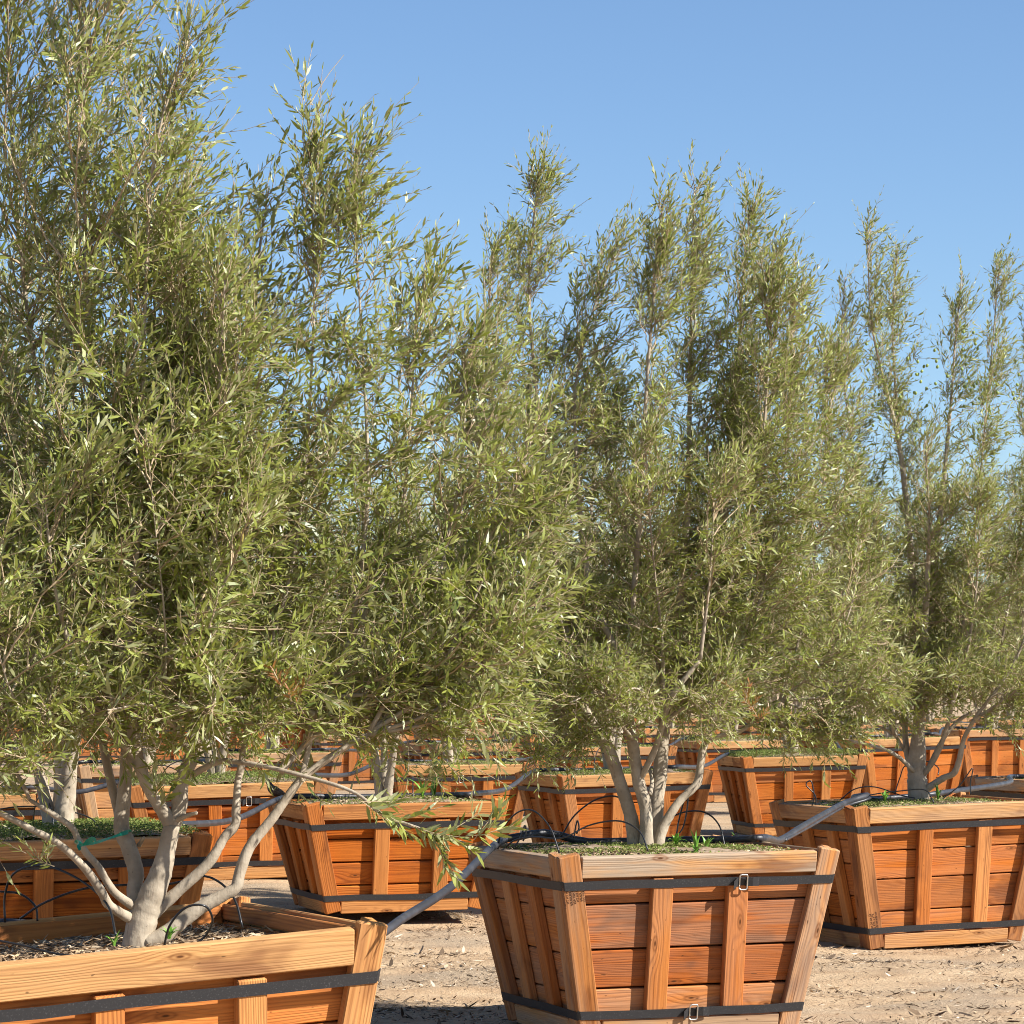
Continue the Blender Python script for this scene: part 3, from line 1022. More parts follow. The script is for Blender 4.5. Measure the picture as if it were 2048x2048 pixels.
# nearest tree ------------------------------------------------------
YN = 10.42
near_tree = hero("nearest olive tree with several pale forked stems, tallest crown, at left", YN, (275, 1915), [
    ([(272, 1925), (276, 1895), (282, 1850), (300, 1800), (325, 1735), (344, 1650)], [74, 64, 58, 48, 38, 34], (0, 0)),
    ([(344, 1652), (326, 1622), (300, 1580), (276, 1520), (262, 1440), (250, 1350)], [32, 28, 26, 25, 23, 18], (0, -0.03)),
    ([(344, 1652), (358, 1617), (363, 1563), (384, 1510), (390, 1440)], [34, 33, 32, 30, 24], (0, 0.05)),
    ([(282, 1830), (268, 1790), (272, 1745), (256, 1690), (243, 1655), (247, 1600), (253, 1527), (254, 1436), (250, 1370)],
     [30, 32, 34, 34, 29, 26, 25, 22, 18], (0.03, 0.16)),
    ([(246, 1665), (236, 1620), (222, 1565), (212, 1520), (200, 1460)], [24, 21, 19, 18, 14], (0.12, 0.22)),
    ([(268, 1840), (250, 1831), (217, 1809), (203, 1784), (170, 1737), (120, 1690), (54, 1654), (-20, 1615)], [22, 20, 19, 16, 15, 14, 13, 11], (0, -0.25)),
    ([(272, 1815), (257, 1806), (225, 1780), (196, 1733), (174, 1708), (156, 1679), (138, 1650), (60, 1600)], [19, 17, 16, 15, 14, 13, 11, 8], (0, -0.1)),
    ([(285, 1845), (305, 1828), (362, 1777), (417, 1726), (449, 1675), (471, 1650), (472, 1622), (476, 1563), (482, 1535), (495, 1440)],
     [30, 26, 23, 22, 20, 20, 16, 15, 14, 12], (0, 0.05)),
    ([(290, 1888), (326, 1872), (355, 1849), (398, 1817), (446, 1791), (472, 1775), (480, 1744), (500, 1693), (543, 1639), (598, 1563), (623, 1541), (700, 1488), (735, 1470)],
     [36, 34, 30, 27, 24, 24, 22, 20, 18, 17, 16, 13, 11], (-0.02, 0.08)),
    ([(384, 1550), (435, 1524), (482, 1525), (565, 1541), (700, 1581), (765, 1628), (834, 1655), (885, 1672), (930, 1685)],
     [14, 12, 10, 9, 8, 7, 6, 5, 3], (0.0, -0.45)),
    ([(598, 1563), (612, 1520), (630, 1430), (666, 1356), (700, 1283)], [13, 13, 13, 13, 12], (0.06, 0.12)),
    ([(344, 1645), (372, 1632), (393, 1626)], [13, 10, 7], (0, -0.08)),
    ([(278, 1690), (288, 1675)], [10, 6], (0.1, 0.04)),
    ([(275, 1518), (225, 1470), (190, 1445), (110, 1440), (40, 1425)], [16, 12, 9, 8, 5], (-0.02, -0.35)),
    ([(252, 1470), (300, 1440), (330, 1400)], [10, 8, 6], (0.1, -0.1)),
], [
    ([(250, 1350), (205, 1000), (175, 600), (170, 200), (190, -130)], (-0.03, 0.05), 0.38, 1.25),
    ([(250, 1370), (140, 1050), (65, 700), (25, 300), (10, -110)], (0.16, 0.30), 0.40, 1.1),
    ([(250, 1350), (280, 1000), (290, 600), (310, 300), (375, 85)], (-0.03, -0.2), 0.20, 1.1),
    ([(390, 1440), (405, 1100), (385, 750), (360, 500), (366, 360)], (0.05, -0.1), 0.22, 1.2),
    ([(390, 1440), (470, 1050), (500, 720), (515, 530), (538, 375)], (0.05, 0.22), 0.20, 1.2),
    ([(390, 1440), (430, 1050), (440, 750), (450, 560)], (0.05, -0.25), 0.22, 1.1),
    ([(250, 1350), (300, 950), (320, 650), (325, 470)], (-0.03, 0.3), 0.22, 1.1),
    ([(495, 1440), (590, 1100), (625, 700), (625, 420), (614, 215)], (0.05, 0.12), 0.12, 1.2),
    ([(700, 1283), (735, 1000), (725, 700), (712, 480), (712, 290)], (0.12, 0.12), 0.13, 1.2),
    ([(700, 1283), (790, 1100), (820, 850), (830, 660), (835, 560)], (0.12, 0.27), 0.20, 1.1),
    ([(735, 1470), (850, 1250), (915, 980), (930, 820), (925, 690)], (0.08, 0.27), 0.22, 1.1),
    ([(735, 1470), (860, 1370), (970, 1150), (1030, 980), (1065, 870)], (0.08, 0.22), 0.20, 1.1),
    ([(735, 1470), (870, 1420), (985, 1310), (1040, 1180)], (0.08, 0.12), 0.2, 1.2),
    ([(735, 1470), (800, 1400), (900, 1250), (1000, 1050)], (0.08, 0.22), 0.28, 1.1),
    ([(-20, 1615), (-90, 1480), (-140, 1300), (-200, 1050)], (-0.25, -0.2), 0.34, 0.9),
    ([(60, 1600), (-30, 1400), (-70, 1150), (-110, 850)], (-0.1, 0.1), 0.36, 1.0),
    ([(200, 1460), (120, 1250), (60, 1050), (10, 850)], (0.22, 0.4), 0.34, 0.9),
    ([(200, 1460), (-40, 1100), (-200, 700), (-280, 420)], (0.22, 0.3), 0.36, 0.7),
    ([(40, 1425), (10, 1350), (-20, 1230)], (-0.35, -0.5), 0.26, 1.2),
    ([(190, 1445), (150, 1330), (110, 1180), (90, 1000)], (-0.15, -0.42), 0.30, 0.6),
    ([(262, 1440), (330, 1330), (430, 1200), (500, 1050)], (-0.02, -0.35), 0.30, 0.6),
    ([(330, 1400), (330, 1250), (310, 1050), (290, 850)], (-0.1, -0.42), 0.28, 0.6),
    ([(495, 1440), (560, 1360), (640, 1260), (740, 1130)], (0.05, 0.22), 0.28, 1.1),
    ([(390, 1440), (520, 1250), (600, 1000), (640, 850)], (0.05, 0.5), 0.32, 1.0),
    ([(262, 1440), (330, 1150), (350, 850), (340, 650)], (-0.02, 0.5), 0.34, 1.0),
    ([(560, 1545), (620, 1480), (700, 1420), (800, 1360)], (0.05, 0.12), 0.16, 1.1),
    ([(110, 1440), (60, 1480), (10, 1510), (-40, 1520)], (-0.25, -0.45), 0.20, 1.2),
    ([(390, 1440), (440, 1400), (520, 1400), (590, 1390)], (0.0, -0.3), 0.15, 1.1),
    ([(735, 1470), (820, 1455), (900, 1440), (980, 1400)], (0.08, 0.12), 0.15, 1.1),
    ([(252, 1460), (180, 1410), (80, 1410)], (0.1, -0.40), 0.16, 1.3),
    ([(250, 1430), (150, 1425), (50, 1460)], (0.1, -0.25), 0.15, 1.3),
    ([(384, 1510), (310, 1415), (215, 1420)], (0.02, -0.45), 0.14, 0.8),
    ([(390, 1450), (440, 1370), (430, 1400)], (0.03, -0.45), 0.14, 0.7),
    ([(488, 1480), (420, 1400), (330, 1400)], (0.04, 0.12), 0.14, 0.7),
    ([(492, 1460), (560, 1410), (650, 1420)], (0.05, 0.12), 0.13, 1.1),
    ([(630, 1430), (560, 1400), (470, 1405)], (0.06, 0.12), 0.14, 0.8),
    ([(640, 1400), (720, 1390), (820, 1400)], (0.06, 0.12), 0.15, 1.3),
    ([(250, 1400), (180, 1400), (120, 1450)], (0.16, 0.45), 0.18, 1.4),
    ([(390, 1440), (430, 1390), (480, 1400)], (0.05, 0.40), 0.16, 1.2),
    ([(630, 1430), (680, 1390), (760, 1400)], (0.06, 0.27), 0.15, 1.2),
    ([(255, 1436), (280, 1400), (300, 1430)], (0.16, 0.45), 0.18, 1.4),
], 40, 11, l0=0.047)

# centre tree --------------------------------------------------------
YC = 14.74
centre_tree = hero("olive tree with four slim grey trunks fanning from the centre box", YC, (1292, 1720), [
    ([(1274, 1722), (1271, 1700), (1262, 1635), (1237, 1556), (1212, 1487), (1182, 1440), (1150, 1390)], [34, 29, 27, 25, 24, 20, 16], (0, -0.1)),
    ([(1294, 1722), (1293, 1700), (1291, 1617), (1277, 1563), (1266, 1490), (1256, 1420), (1250, 1345)], [32, 26, 25, 24, 22, 19, 16], (-0.06, -0.1)),
    ([(1256, 1420), (1236, 1310), (1186, 1202), (1161, 1047)], [15, 14, 13, 11], (-0.1, -0.1)),
    ([(1308, 1722), (1309, 1700), (1313, 1600), (1320, 1545), (1324, 1490), (1332, 1425)], [38, 32, 31, 30, 28, 22], (0.05, 0.1)),
    ([(1280, 1560), (1290, 1540), (1310, 1498), (1325, 1450), (1345, 1390), (1400, 1320)], [13, 13, 12, 12, 11, 9], (-0.08, -0.2)),
    ([(1312, 1705), (1317, 1690), (1327, 1654), (1356, 1606), (1386, 1577), (1397, 1559), (1404, 1509), (1418, 1465), (1440, 1400)],
     [24, 21, 19, 17, 17, 16, 14, 13, 10], (-0.02, 0.05)),
    ([(1412, 1484), (1445, 1470), (1480, 1462), (1516, 1436), (1560, 1400)], [11, 10, 9, 9, 7], (0.03, 0.06)),
    ([(1332, 1425), (1380, 1360), (1412, 1300), (1440, 1240)], [15, 14, 12, 11], (0.1, 0.05)),
    ([(1300, 1590), (1304, 1560), (1296, 1530)], [9, 8, 6], (0, 0.1)),
], [
    ([(1150, 1390), (1115, 1150), (1080, 850), (1058, 580), (1078, 330)], (-0.1, 0.0), 0.17, 1.1),
    ([(1150, 1390), (1070, 1200), (1005, 920), (978, 700), (985, 495)], (-0.1, -0.15), 0.16, 1.1),
    ([(1150, 1390), (1050, 1320), (970, 1130), (940, 920), (935, 760)], (-0.1, 0.3), 0.25, 1.0),
    ([(1161, 1047), (1150, 800), (1180, 640), (1234, 490)], (-0.1, 0.1), 0.2, 1.1),
    ([(1250, 1345), (1275, 1100), (1290, 820), (1305, 620), (1324, 410)], (-0.1, -0.2), 0.18, 1.1),
    ([(1332, 1425), (1370, 1100), (1380, 780), (1383, 580), (1389, 368)], (0.1, 0.15), 0.17, 1.1),
    ([(1332, 1425), (1430, 1150), (1470, 820), (1482, 620), (1501, 405)], (0.1, 0.2), 0.18, 1.1),
    ([(1440, 1240), (1510, 980), (1535, 760), (1548, 490)], (0.05, -0.15), 0.19, 1.1),
    ([(1440, 1400), (1520, 1200), (1572, 900), (1586, 610)], (0.05, 0.12), 0.20, 1.1),
    ([(1560, 1400), (1610, 1230), (1645, 980), (1654, 710)], (0.06, 0.37), 0.22, 1.1),
    ([(1560, 1400), (1640, 1330), (1700, 1220), (1725, 1060)], (0.06, 0.27), 0.24, 1.0),
    ([(1560, 1400), (1640, 1395), (1740, 1370), (1815, 1340)], (0.06, 0.07), 0.16, 1.1),
    ([(1182, 1440), (1150, 1330), (1120, 1230), (1110, 1080)], (-0.05, -0.4), 0.26, 0.6),
    ([(1324, 1470), (1325, 1300), (1305, 1100), (1290, 880)], (0.1, -0.42), 0.28, 0.55),
    ([(1418, 1465), (1450, 1350), (1500, 1230), (1530, 1080)], (0.04, 0.07), 0.28, 1.0),
    ([(1400, 1320), (1420, 1150), (1430, 950)], (-0.2, -0.35), 0.28, 0.7),
    ([(1212, 1480), (1130, 1440), (1060, 1380), (1010, 1300)], (-0.1, -0.3), 0.22, 1.1),
    ([(1200, 1465), (1130, 1470), (1090, 1500), (1055, 1535)], (-0.1, -0.3), 0.11, 1.0),
    ([(1332, 1425), (1300, 1200), (1220, 950), (1200, 750)], (0.1, 0.5), 0.32, 1.0),
    ([(1332, 1425), (1400, 1250), (1450, 1000), (1460, 800)], (0.1, 0.55), 0.32, 1.0),
    ([(1250, 1345), (1180, 1250), (1090, 1050), (1050, 850)], (-0.1, 0.5), 0.30, 0.9),
    ([(1480, 1462), (1520, 1440), (1580, 1450), (1640, 1470)], (0.05, 0.07), 0.15, 1.0),
    ([(1325, 1450), (1360, 1420), (1410, 1400), (1460, 1370)], (-0.1, -0.25), 0.18, 1.0),
    ([(1266, 1480), (1230, 1430), (1210, 1380), (1190, 1330)], (-0.1, -0.45), 0.18, 0.6),
    ([(1150, 1400), (1090, 1405), (1030, 1440)], (-0.1, -0.45), 0.15, 1.3),
    ([(1256, 1420), (1200, 1385), (1140, 1405)], (-0.1, -0.5), 0.15, 0.7),
    ([(1325, 1450), (1280, 1380), (1235, 1390)], (-0.1, -0.5), 0.14, 0.6),
    ([(1332, 1425), (1380, 1390), (1430, 1410)], (0.1, -0.45), 0.15, 0.7),
    ([(1430, 1430), (1500, 1425), (1560, 1450)], (0.05, 0.07), 0.15, 1.3),
    ([(1560, 1400), (1610, 1420), (1690, 1450)], (0.06, 0.07), 0.16, 1.5),
    ([(1332, 1425), (1350, 1380), (1400, 1400)], (0.1, 0.5), 0.16, 1.2),
    ([(1182, 1440), (1150, 1410), (1100, 1440)], (-0.08, 0.45), 0.18, 1.3),
], 58, 12, l0=0.040, per=0.026)

# right tree ----------------------------------------------------------
YR = 20.3
right_tree = hero("airy olive tree bearing green olives, single pale trunk, at the right edge", YR, (1838, 1612), [
    ([(1838, 1615), (1838, 1600), (1835, 1570), (1834, 1540), (1836, 1480), (1838, 1425)], [46, 40, 37, 33, 25, 22], (0, 0)),
    ([(1832, 1555), (1818, 1520), (1811, 1480), (1810, 1425)], [17, 14, 12, 10], (0, 0.1)),
    ([(1828, 1545), (1823, 1538), (1796, 1513), (1764, 1497), (1700, 1481)], [10, 9, 8, 7, 5], (0, -0.25)),
    ([(1812, 1505), (1803, 1492), (1787, 1468), (1750, 1450)], [8, 7, 6, 5], (0.1, -0.1)),
    ([(1840, 1552), (1855, 1540), (1878, 1500), (1895, 1450), (1906, 1400)], [12, 11, 10, 9, 8], (0, -0.2)),
    ([(1858, 1536), (1862, 1525), (1887, 1477), (1924, 1436), (1980, 1410)], [10, 9, 8, 8, 7], (0, 0.15)),
    ([(1845, 1585), (1862, 1572), (1887, 1556), (1908, 1546), (1919, 1518), (1928, 1477), (1948, 1440)], [16, 14, 13, 12, 10, 9, 8], (0, -0.2)),
], [
    ([(1838, 1425), (1828, 1200), (1800, 900), (1745, 660), (1735, 455)], (0, -0.05), 0.13, 0.75),
    ([(1810, 1425), (1755, 1200), (1705, 900), (1684, 700), (1690, 555)], (0.1, 0.1), 0.14, 0.7),
    ([(1800, 900), (1790, 760), (1785, 640), (1796, 488)], (0, 0.1), 0.11, 0.8),
    ([(1838, 1425), (1868, 1150), (1898, 850), (1912, 670), (1924, 545)], (0, 0.2), 0.16, 0.7),
    ([(1906, 1400), (1945, 1100), (1975, 800), (2000, 515)], (-0.2, -0.1), 0.16, 0.75),
    ([(1980, 1410), (2035, 1100), (2065, 820), (2078, 600)], (0.15, 0.1), 0.26, 0.85),
    ([(1948, 1440), (2040, 1300), (2110, 1050), (2140, 800)], (-0.2, -0.2), 0.28, 0.9),
    ([(1750, 1450), (1700, 1320), (1680, 1120), (1672, 920)], (-0.1, -0.1), 0.22, 0.9),
    ([(1838, 1425), (1850, 1250), (1858, 1050), (1850, 880)], (0, -0.45), 0.28, 0.85),
    ([(1906, 1400), (1935, 1300), (1955, 1150), (1960, 980)], (-0.2, -0.45), 0.28, 0.9),
    ([(1810, 1425), (1775, 1330), (1755, 1200), (1745, 1030)], (0.1, -0.4), 0.26, 0.9),
    ([(1838, 1425), (1860, 1200), (1880, 1000)], (0, 0.45), 0.30, 0.9),
    ([(1948, 1440), (2020, 1390), (2090, 1330)], (-0.2, -0.45), 0.22, 1.0),
    ([(1700, 1481), (1680, 1450), (1660, 1420)], (-0.25, -0.3), 0.10, 0.7),
    ([(1787, 1468), (1780, 1420), (1760, 1360)], (-0.05, -0.3), 0.18, 0.9),
    ([(1836, 1440), (1870, 1370), (1900, 1340)], (0, -0.45), 0.18, 1.1),
    ([(1810, 1440), (1780, 1370), (1740, 1365)], (0.1, -0.4), 0.18, 1.1),
    ([(1948, 1440), (1990, 1390), (2050, 1395)], (-0.2, -0.3), 0.18, 1.1),
    ([(1906, 1400), (1940, 1350), (1980, 1360)], (-0.2, 0.3), 0.18, 1.1),
], 54, 13, l0=0.042, per=0.027)


# trees in the other boxes: three grown trees, each copied with all its parts
def generic_tree(seed, h=3.0, spread=0.85, nl=16):
    rs = np.random.default_rng(seed)
    stems, leaders = [], []
    ns = rs.integers(3, 5)
    tops = []
    for i in range(ns):
        a = 6.28 * (i + rs.uniform(-0.2, 0.2)) / ns
        out = rs.uniform(0.10, 0.22)
        p = [np.array([0.02 * math.cos(a), 0.02 * math.sin(a), -0.05]), np.array([0.05 * math.cos(a), 0.05 * math.sin(a), 0.12]),
             np.array([out * 0.7 * math.cos(a), out * 0.7 * math.sin(a), 0.38]), np.array([out * 1.2 * math.cos(a), out * 1.2 * math.sin(a), 0.72])]
        stems.append((p, [0.042, 0.030, 0.025, 0.017]))
        tops.append((p[-1], a))
    for i in range(nl):
        p0, a = tops[i % ns]
        rr = spread * math.sqrt((i + 0.5) / nl)
        aa = i * 2.4 + rs.uniform(-0.3, 0.3)
        top = h * (1.0 - 0.42 * (rr / spread) ** 1.6) * rs.uniform(0.86, 1.03)
        end = np.array([rr * math.cos(aa), rr * math.sin(aa), top])
        mid = p0 * 0.55 + end * 0.45 + np.array([end[0] * 0.28, end[1] * 0.28, -0.10])
        leaders.append(([p0, mid, end], rs.uniform(0.22, 0.34), 1.0))
    for i in range(12):                                 # low skirt
        p0, a = tops[i % ns]
        aa = i * 0.53 + rs.uniform(-0.2, 0.2)
        rr = spread * (0.85 if i % 2 else 0.5)
        end = np.array([rr * math.cos(aa), rr * math.sin(aa), rs.uniform(0.55, 0.95)])
        leaders.append(([p0 * 0.9, p0 * 0.5 + end * 0.5 + np.array([0, 0, 0.05]), end], 0.22, 1.1))
    return tree_from("", (0, 0, 0), stems, leaders, 15, seed, TREES, per=0.040, l0=0.050)


def copy_tree(o, parent=None):
    c = o.copy(); COL.objects.link(c)
    c.parent = parent
    for ch in list(o.children):
        copy_tree(ch, c)
    return c


PROTOS = [generic_tree(21), generic_tree(22, 3.1, 0.8), generic_tree(23, 2.9, 0.9)]
used = [False] * 3
TREE_SPOTS = [
    ("fourth", 0, 30, 1.0, "olive tree half outside the frame behind the right box"),
    ("second_left", 1, 100, 0.98, "olive tree with shaded grey stems rising from the lush mat behind the nearest box"),
    ("second_bird", 2, 200, 0.82, "smaller olive tree growing in the bright orange box with the bird"),
    ("second_mid", 0, 150, 0.98, "olive tree directly behind the centre tree's trunks"),
    ("second_green", 1, 10, 0.95, "olive tree in the lush matted box between the centre and right trees"),
    ("second_far", 2, 70, 1.0, "olive tree whose foliage fills the gap behind the right trunk"),
    ("second_last", 0, 260, 1.05, "olive tree at the far right frame edge behind the airy right tree"),
    ("third_first", 2, 310, 1.0, "olive tree at the left frame edge beyond the grey shaded stems"),
    ("third_buckle", 0, 215, 0.96, "olive tree with slim pale trunks in the buckled box left of the bird"),
    ("third_mid", 1, 160, 0.95, "olive tree in the pale-railed box behind the bird's box"),
    ("third_trunks", 2, 20, 1.0, "far olive tree above the pale box behind the centre trunks"),
    ("third_gap", 0, 85, 1.0, "far olive tree just left of the lush green mat"),
    ("third_rail", 1, 230, 1.0, "far olive tree above the rail seen over the lush mat"),
    ("third_sunny", 2, 140, 1.0, "far olive tree over the sun-bleached rail at right"),
    ("third_end", 0, 5, 1.05, "farthest olive tree at the right frame edge"),
    ("fourth_pale", 1, 290, 1.0, "olive tree over the bleached pale box at far left"),
    ("fourth_white", 2, 45, 1.0, "far olive tree over the whitish rail at left"),
    ("fourth_red", 0, 120, 1.0, "far olive tree over the reddish box"),
    ("fourth_far", 1, 60, 1.0, "far olive tree left of the centre trunks"),
    ("fourth_farther", 2, 180, 1.0, "far olive tree hidden mostly by the centre crown"),
    ("fourth_last", 0, 330, 1.0, "far olive tree under the centre tree's lower right branches"),
    ("fifth_left", 1, 200, 1.0, "far olive tree beneath the nearest tree's drooping right branches"),
    ("fifth_right", 2, 260, 1.0, "farthest olive tree in the gap between the nearest and centre trees"),
]
for key, v, rz, sc, lab in TREE_SPOTS:
    o = PROTOS[v] if not used[v] else copy_tree(PROTOS[v])
    used[v] = True
    b = BOXES[key]
    o.location = b.w(b.S / 2, b.S / 2, -b.soil)
    o.rotation_euler = (0, 0, R(rz))
    o.scale = (sc, sc, sc)
    o["label"] = lab


# backmost rows: box and tree copied together, all but hidden
rf = random.Random(77)
fb = BOXES["third_end"].root
for i in range(30):
    px = -40 + i * 74 + rf.uniform(-18, 18)
    y = rf.choice((66, 78, 92)) + rf.uniform(-4, 4)
    x = (px - CX) / F * y
    c = copy_tree(fb)
    c.location = (x, y, 0.0)
    tag(c, "tiny far tree box in the backmost rows, under the hanging foliage", None, "tree boxes of the backmost rows")
    o = copy_tree(PROTOS[i % 3])
    o.location = (x, y, 0.76)
    o.rotation_euler = (0, 0, rf.uniform(0, 6.28))
    sc = rf.uniform(0.95, 1.12)
    o.scale = (sc, sc, sc)
    tag(o, "far olive tree of the backmost rows, seen only in gaps of nearer crowns", None, "olive trees of the backmost rows")


# loose leaf sprays added to the near tree's drooping twig, and dead reddish twigs
def spray(parent, name, path, nshoot, seed, tint=None, mat=None, l0=0.05, up=0.3, L=(0.08, 0.18)):
    rs = np.random.default_rng(seed)
    base = np.array(parent.location)
    q = smooth_path(path, 40) - base
    m = nshoot
    f = rs.uniform(0.1, 1, m) * 38; i = f.astype(int)
    B = q[i]; Ts = nrm(q[i + 1] - q[i])
    Ds = nrm(Ts * 0.6 + rand_unit(m, rs) * 0.5 + np.array([0.25, 0, up]))
    Ls = rs.uniform(*L, m)
    s4 = np.linspace(0, 1, 4)[None, :, None]
    sh = B[:, None] + (Ls[:, None] * Ds)[:, None] * s4
    mb = MB()
    mb.add(*tubes(sh, np.full((m, 4), 0.0014), 3, False))
    mb.build(name + "_twigs" if mat is None else "dead_twigs", TWIG, parent)
    pairs = 6
    sj = (np.arange(pairs) + 0.8) / pairs
    pos = (B[:, None] + (Ls[:, None] * Ds)[:, None] * sj[None, :, None]).reshape(-1, 3)
    k = len(pos)
    Tn = np.repeat(Ds, pairs, 0)
    out = nrm(np.cross(Tn, rand_unit(k, rs)))
    O = np.concatenate([pos, pos]); LD = np.concatenate([nrm(Tn * 0.8 + out * 0.6), nrm(Tn * 0.8 - out * 0.6)])
    LN = nrm(np.cross(LD, rand_unit(2 * k, rs)))
    LL = l0 * rs.uniform(0.7, 1.2, 2 * k)
    ti = rs.uniform(0, 0.9, 2 * k) if tint is None else np.full(2 * k, tint)
    v, l, t_, tt = blades(O, LD, LN, LL, LL * rs.uniform(0.17, 0.24, 2 * k), rs.normal(0, 0.2, 2 * k), ti)
    mb = MB(); mb.add(v, l, t_, tint=tt)
    return mb.build(name, LEAF, parent)


spray(near_tree, "hanging_spray", pxline([(690, 1580), (765, 1628), (834, 1655), (885, 1672), (930, 1685), (985, 1660)], YN, -0.37, -0.46), 15, 31, l0=0.055, L=(0.07, 0.15))
spray(near_tree, "hanging_spray", pxline([(834, 1655), (875, 1690), (895, 1720)], YN, -0.42, -0.46), 4, 34, l0=0.05, up=-0.5, L=(0.05, 0.09))
spray(near_tree, "low_sprig", pxline([(140, 1745), (90, 1725), (40, 1700)], YN, -0.25, -0.3), 5, 33, l0=0.034, L=(0.05, 0.10))
spray(near_tree, "low_sprig", pxline([(326, 1640), (310, 1590), (330, 1560)], YN, -0.1, -0.25), 4, 36, l0=0.05, L=(0.05, 0.10))
spray(near_tree, "dead_spray", pxline([(600, 1420), (580, 1400), (560, 1370)], YN, -0.30, -0.35), 5, 35, tint=2.0, mat=1, l0=0.033, L=(0.05, 0.09))
spray(centre_tree, "dead_spray", pxline([(1530, 1455), (1500, 1410), (1470, 1380)], YC, -0.36, -0.42), 8, 37, tint=2.0, mat=1, l0=0.03, L=(0.05, 0.09))


# green olives on the right tree
def olive_mesh():
    mb = MB()
    n, k = 7, 8
    z = np.linspace(-1, 1, n)
    pts = np.column_stack([np.zeros(n), np.zeros(n), z * 0.0115])
    rr = 0.0085 * np.sqrt(np.clip(1 - z**2, 0.0004, 1))
    mb.add(*tubes(pts[None], rr[None], k))
    return mb.mesh("olive", True)


OLIVE = make_plain("green_olive", (0.20, 0.26, 0.05), 0.35, 0.5, 0.6, 90, col2=(0.30, 0.33, 0.09))
om = olive_mesh(); om.materials.append(OLIVE)
rb = np.array(right_tree.location)
ro = np.random.default_rng(5)
for i in range(90):
    cx_, cy_ = [(1760, 730), (1840, 760), (1860, 740), (1930, 770), (1990, 830), (1750, 800), (1790, 850), (1960, 700), (2010, 760)][i % 9]
    p = P(cx_ + ro.normal(0, 34), cy_ + ro.normal(0, 32), YR + ro.uniform(-0.25, 0.1)) - rb
    o = bpy.data.objects.new("olive", om)
    o.location = p
    o.rotation_euler = (ro.uniform(-0.4, 0.4), ro.uniform(-0.4, 0.4), 0)
    o.parent = right_tree
    COL.objects.link(o)


# ------------------------------------------------------------------ irrigation hoses with their drip tubes
def arc(a, b, h, lean=(0, 0, 0)):
    a, b = np.asarray(a), np.asarray(b)
    up = np.array([0, 0, h]) + np.asarray(lean)
    return [a, a * 0.85 + b * 0.15 + up * 0.72, a * 0.5 + b * 0.5 + up, a * 0.12 + b * 0.88 + up * 0.66, b]


def hose(label, pts, drips, r=0.0165):
    pts = np.asarray(pts)
    base = pts[0]
    mb = MB()
    add_tube(mb, pts - base, r, k=12, n=len(pts) * 9)
    o = mb.build("irrigation_hose", HOSE, None, smooth=True, loc=tuple(base))
    tag(o, label, "hose", "irrigation hoses running along the rows of boxes")
    for d in drips:
        mb = MB()
        add_tube(mb, np.asarray(d) - base, 0.0036, k=7, n=36)
        mb.build("drip_tube", TUBE, o, smooth=True)
    return o


A, Cb, Rb, B4 = BOXES["near"], BOXES["centre"], BOXES["right"], BOXES["fourth"]
on = 0.012                                              # hose lying on the soil
row1 = [P(-60, 1848, 11.4), P(60, 1850, 11.4), P(300, 1885, 11.6), P(560, 1925, 11.9), P(720, 1890, 12.3), P(810, 1834, 12.7), P(900, 1775, 13.4), Cb.w(0.0, 0.80, 0.022), Cb.w(0.14, 0.93, 0.045), Cb.w(0.30, 1.0, 0.055), Cb.w(0.46, 0.99, 0.015), Cb.w(0.62, 0.98, on),
        Cb.w(0.90, 0.95, on), Cb.w(1.10, 0.85, 0.014), Cb.w(1.22, 0.80, 0.020), P(1560, 1680, 16.4), P(1600, 1656, 17.3), P(1645, 1630, 18.6), P(1690, 1606, 19.75), P(1735, 1591, 20.0),
        Rb.w(0.36, 0.80, 0.03), Rb.w(0.55, 0.92, on), Rb.w(0.85, 1.0, on), Rb.w(1.1, 1.12, 0.02), P(2015, 1566, 22.5), B4.w(0.0, 0.5, 0.022), B4.w(0.3, 0.7, on), B4.w(0.8, 0.8, on)]
wp = lambda px, py, y: P(px, py, y)
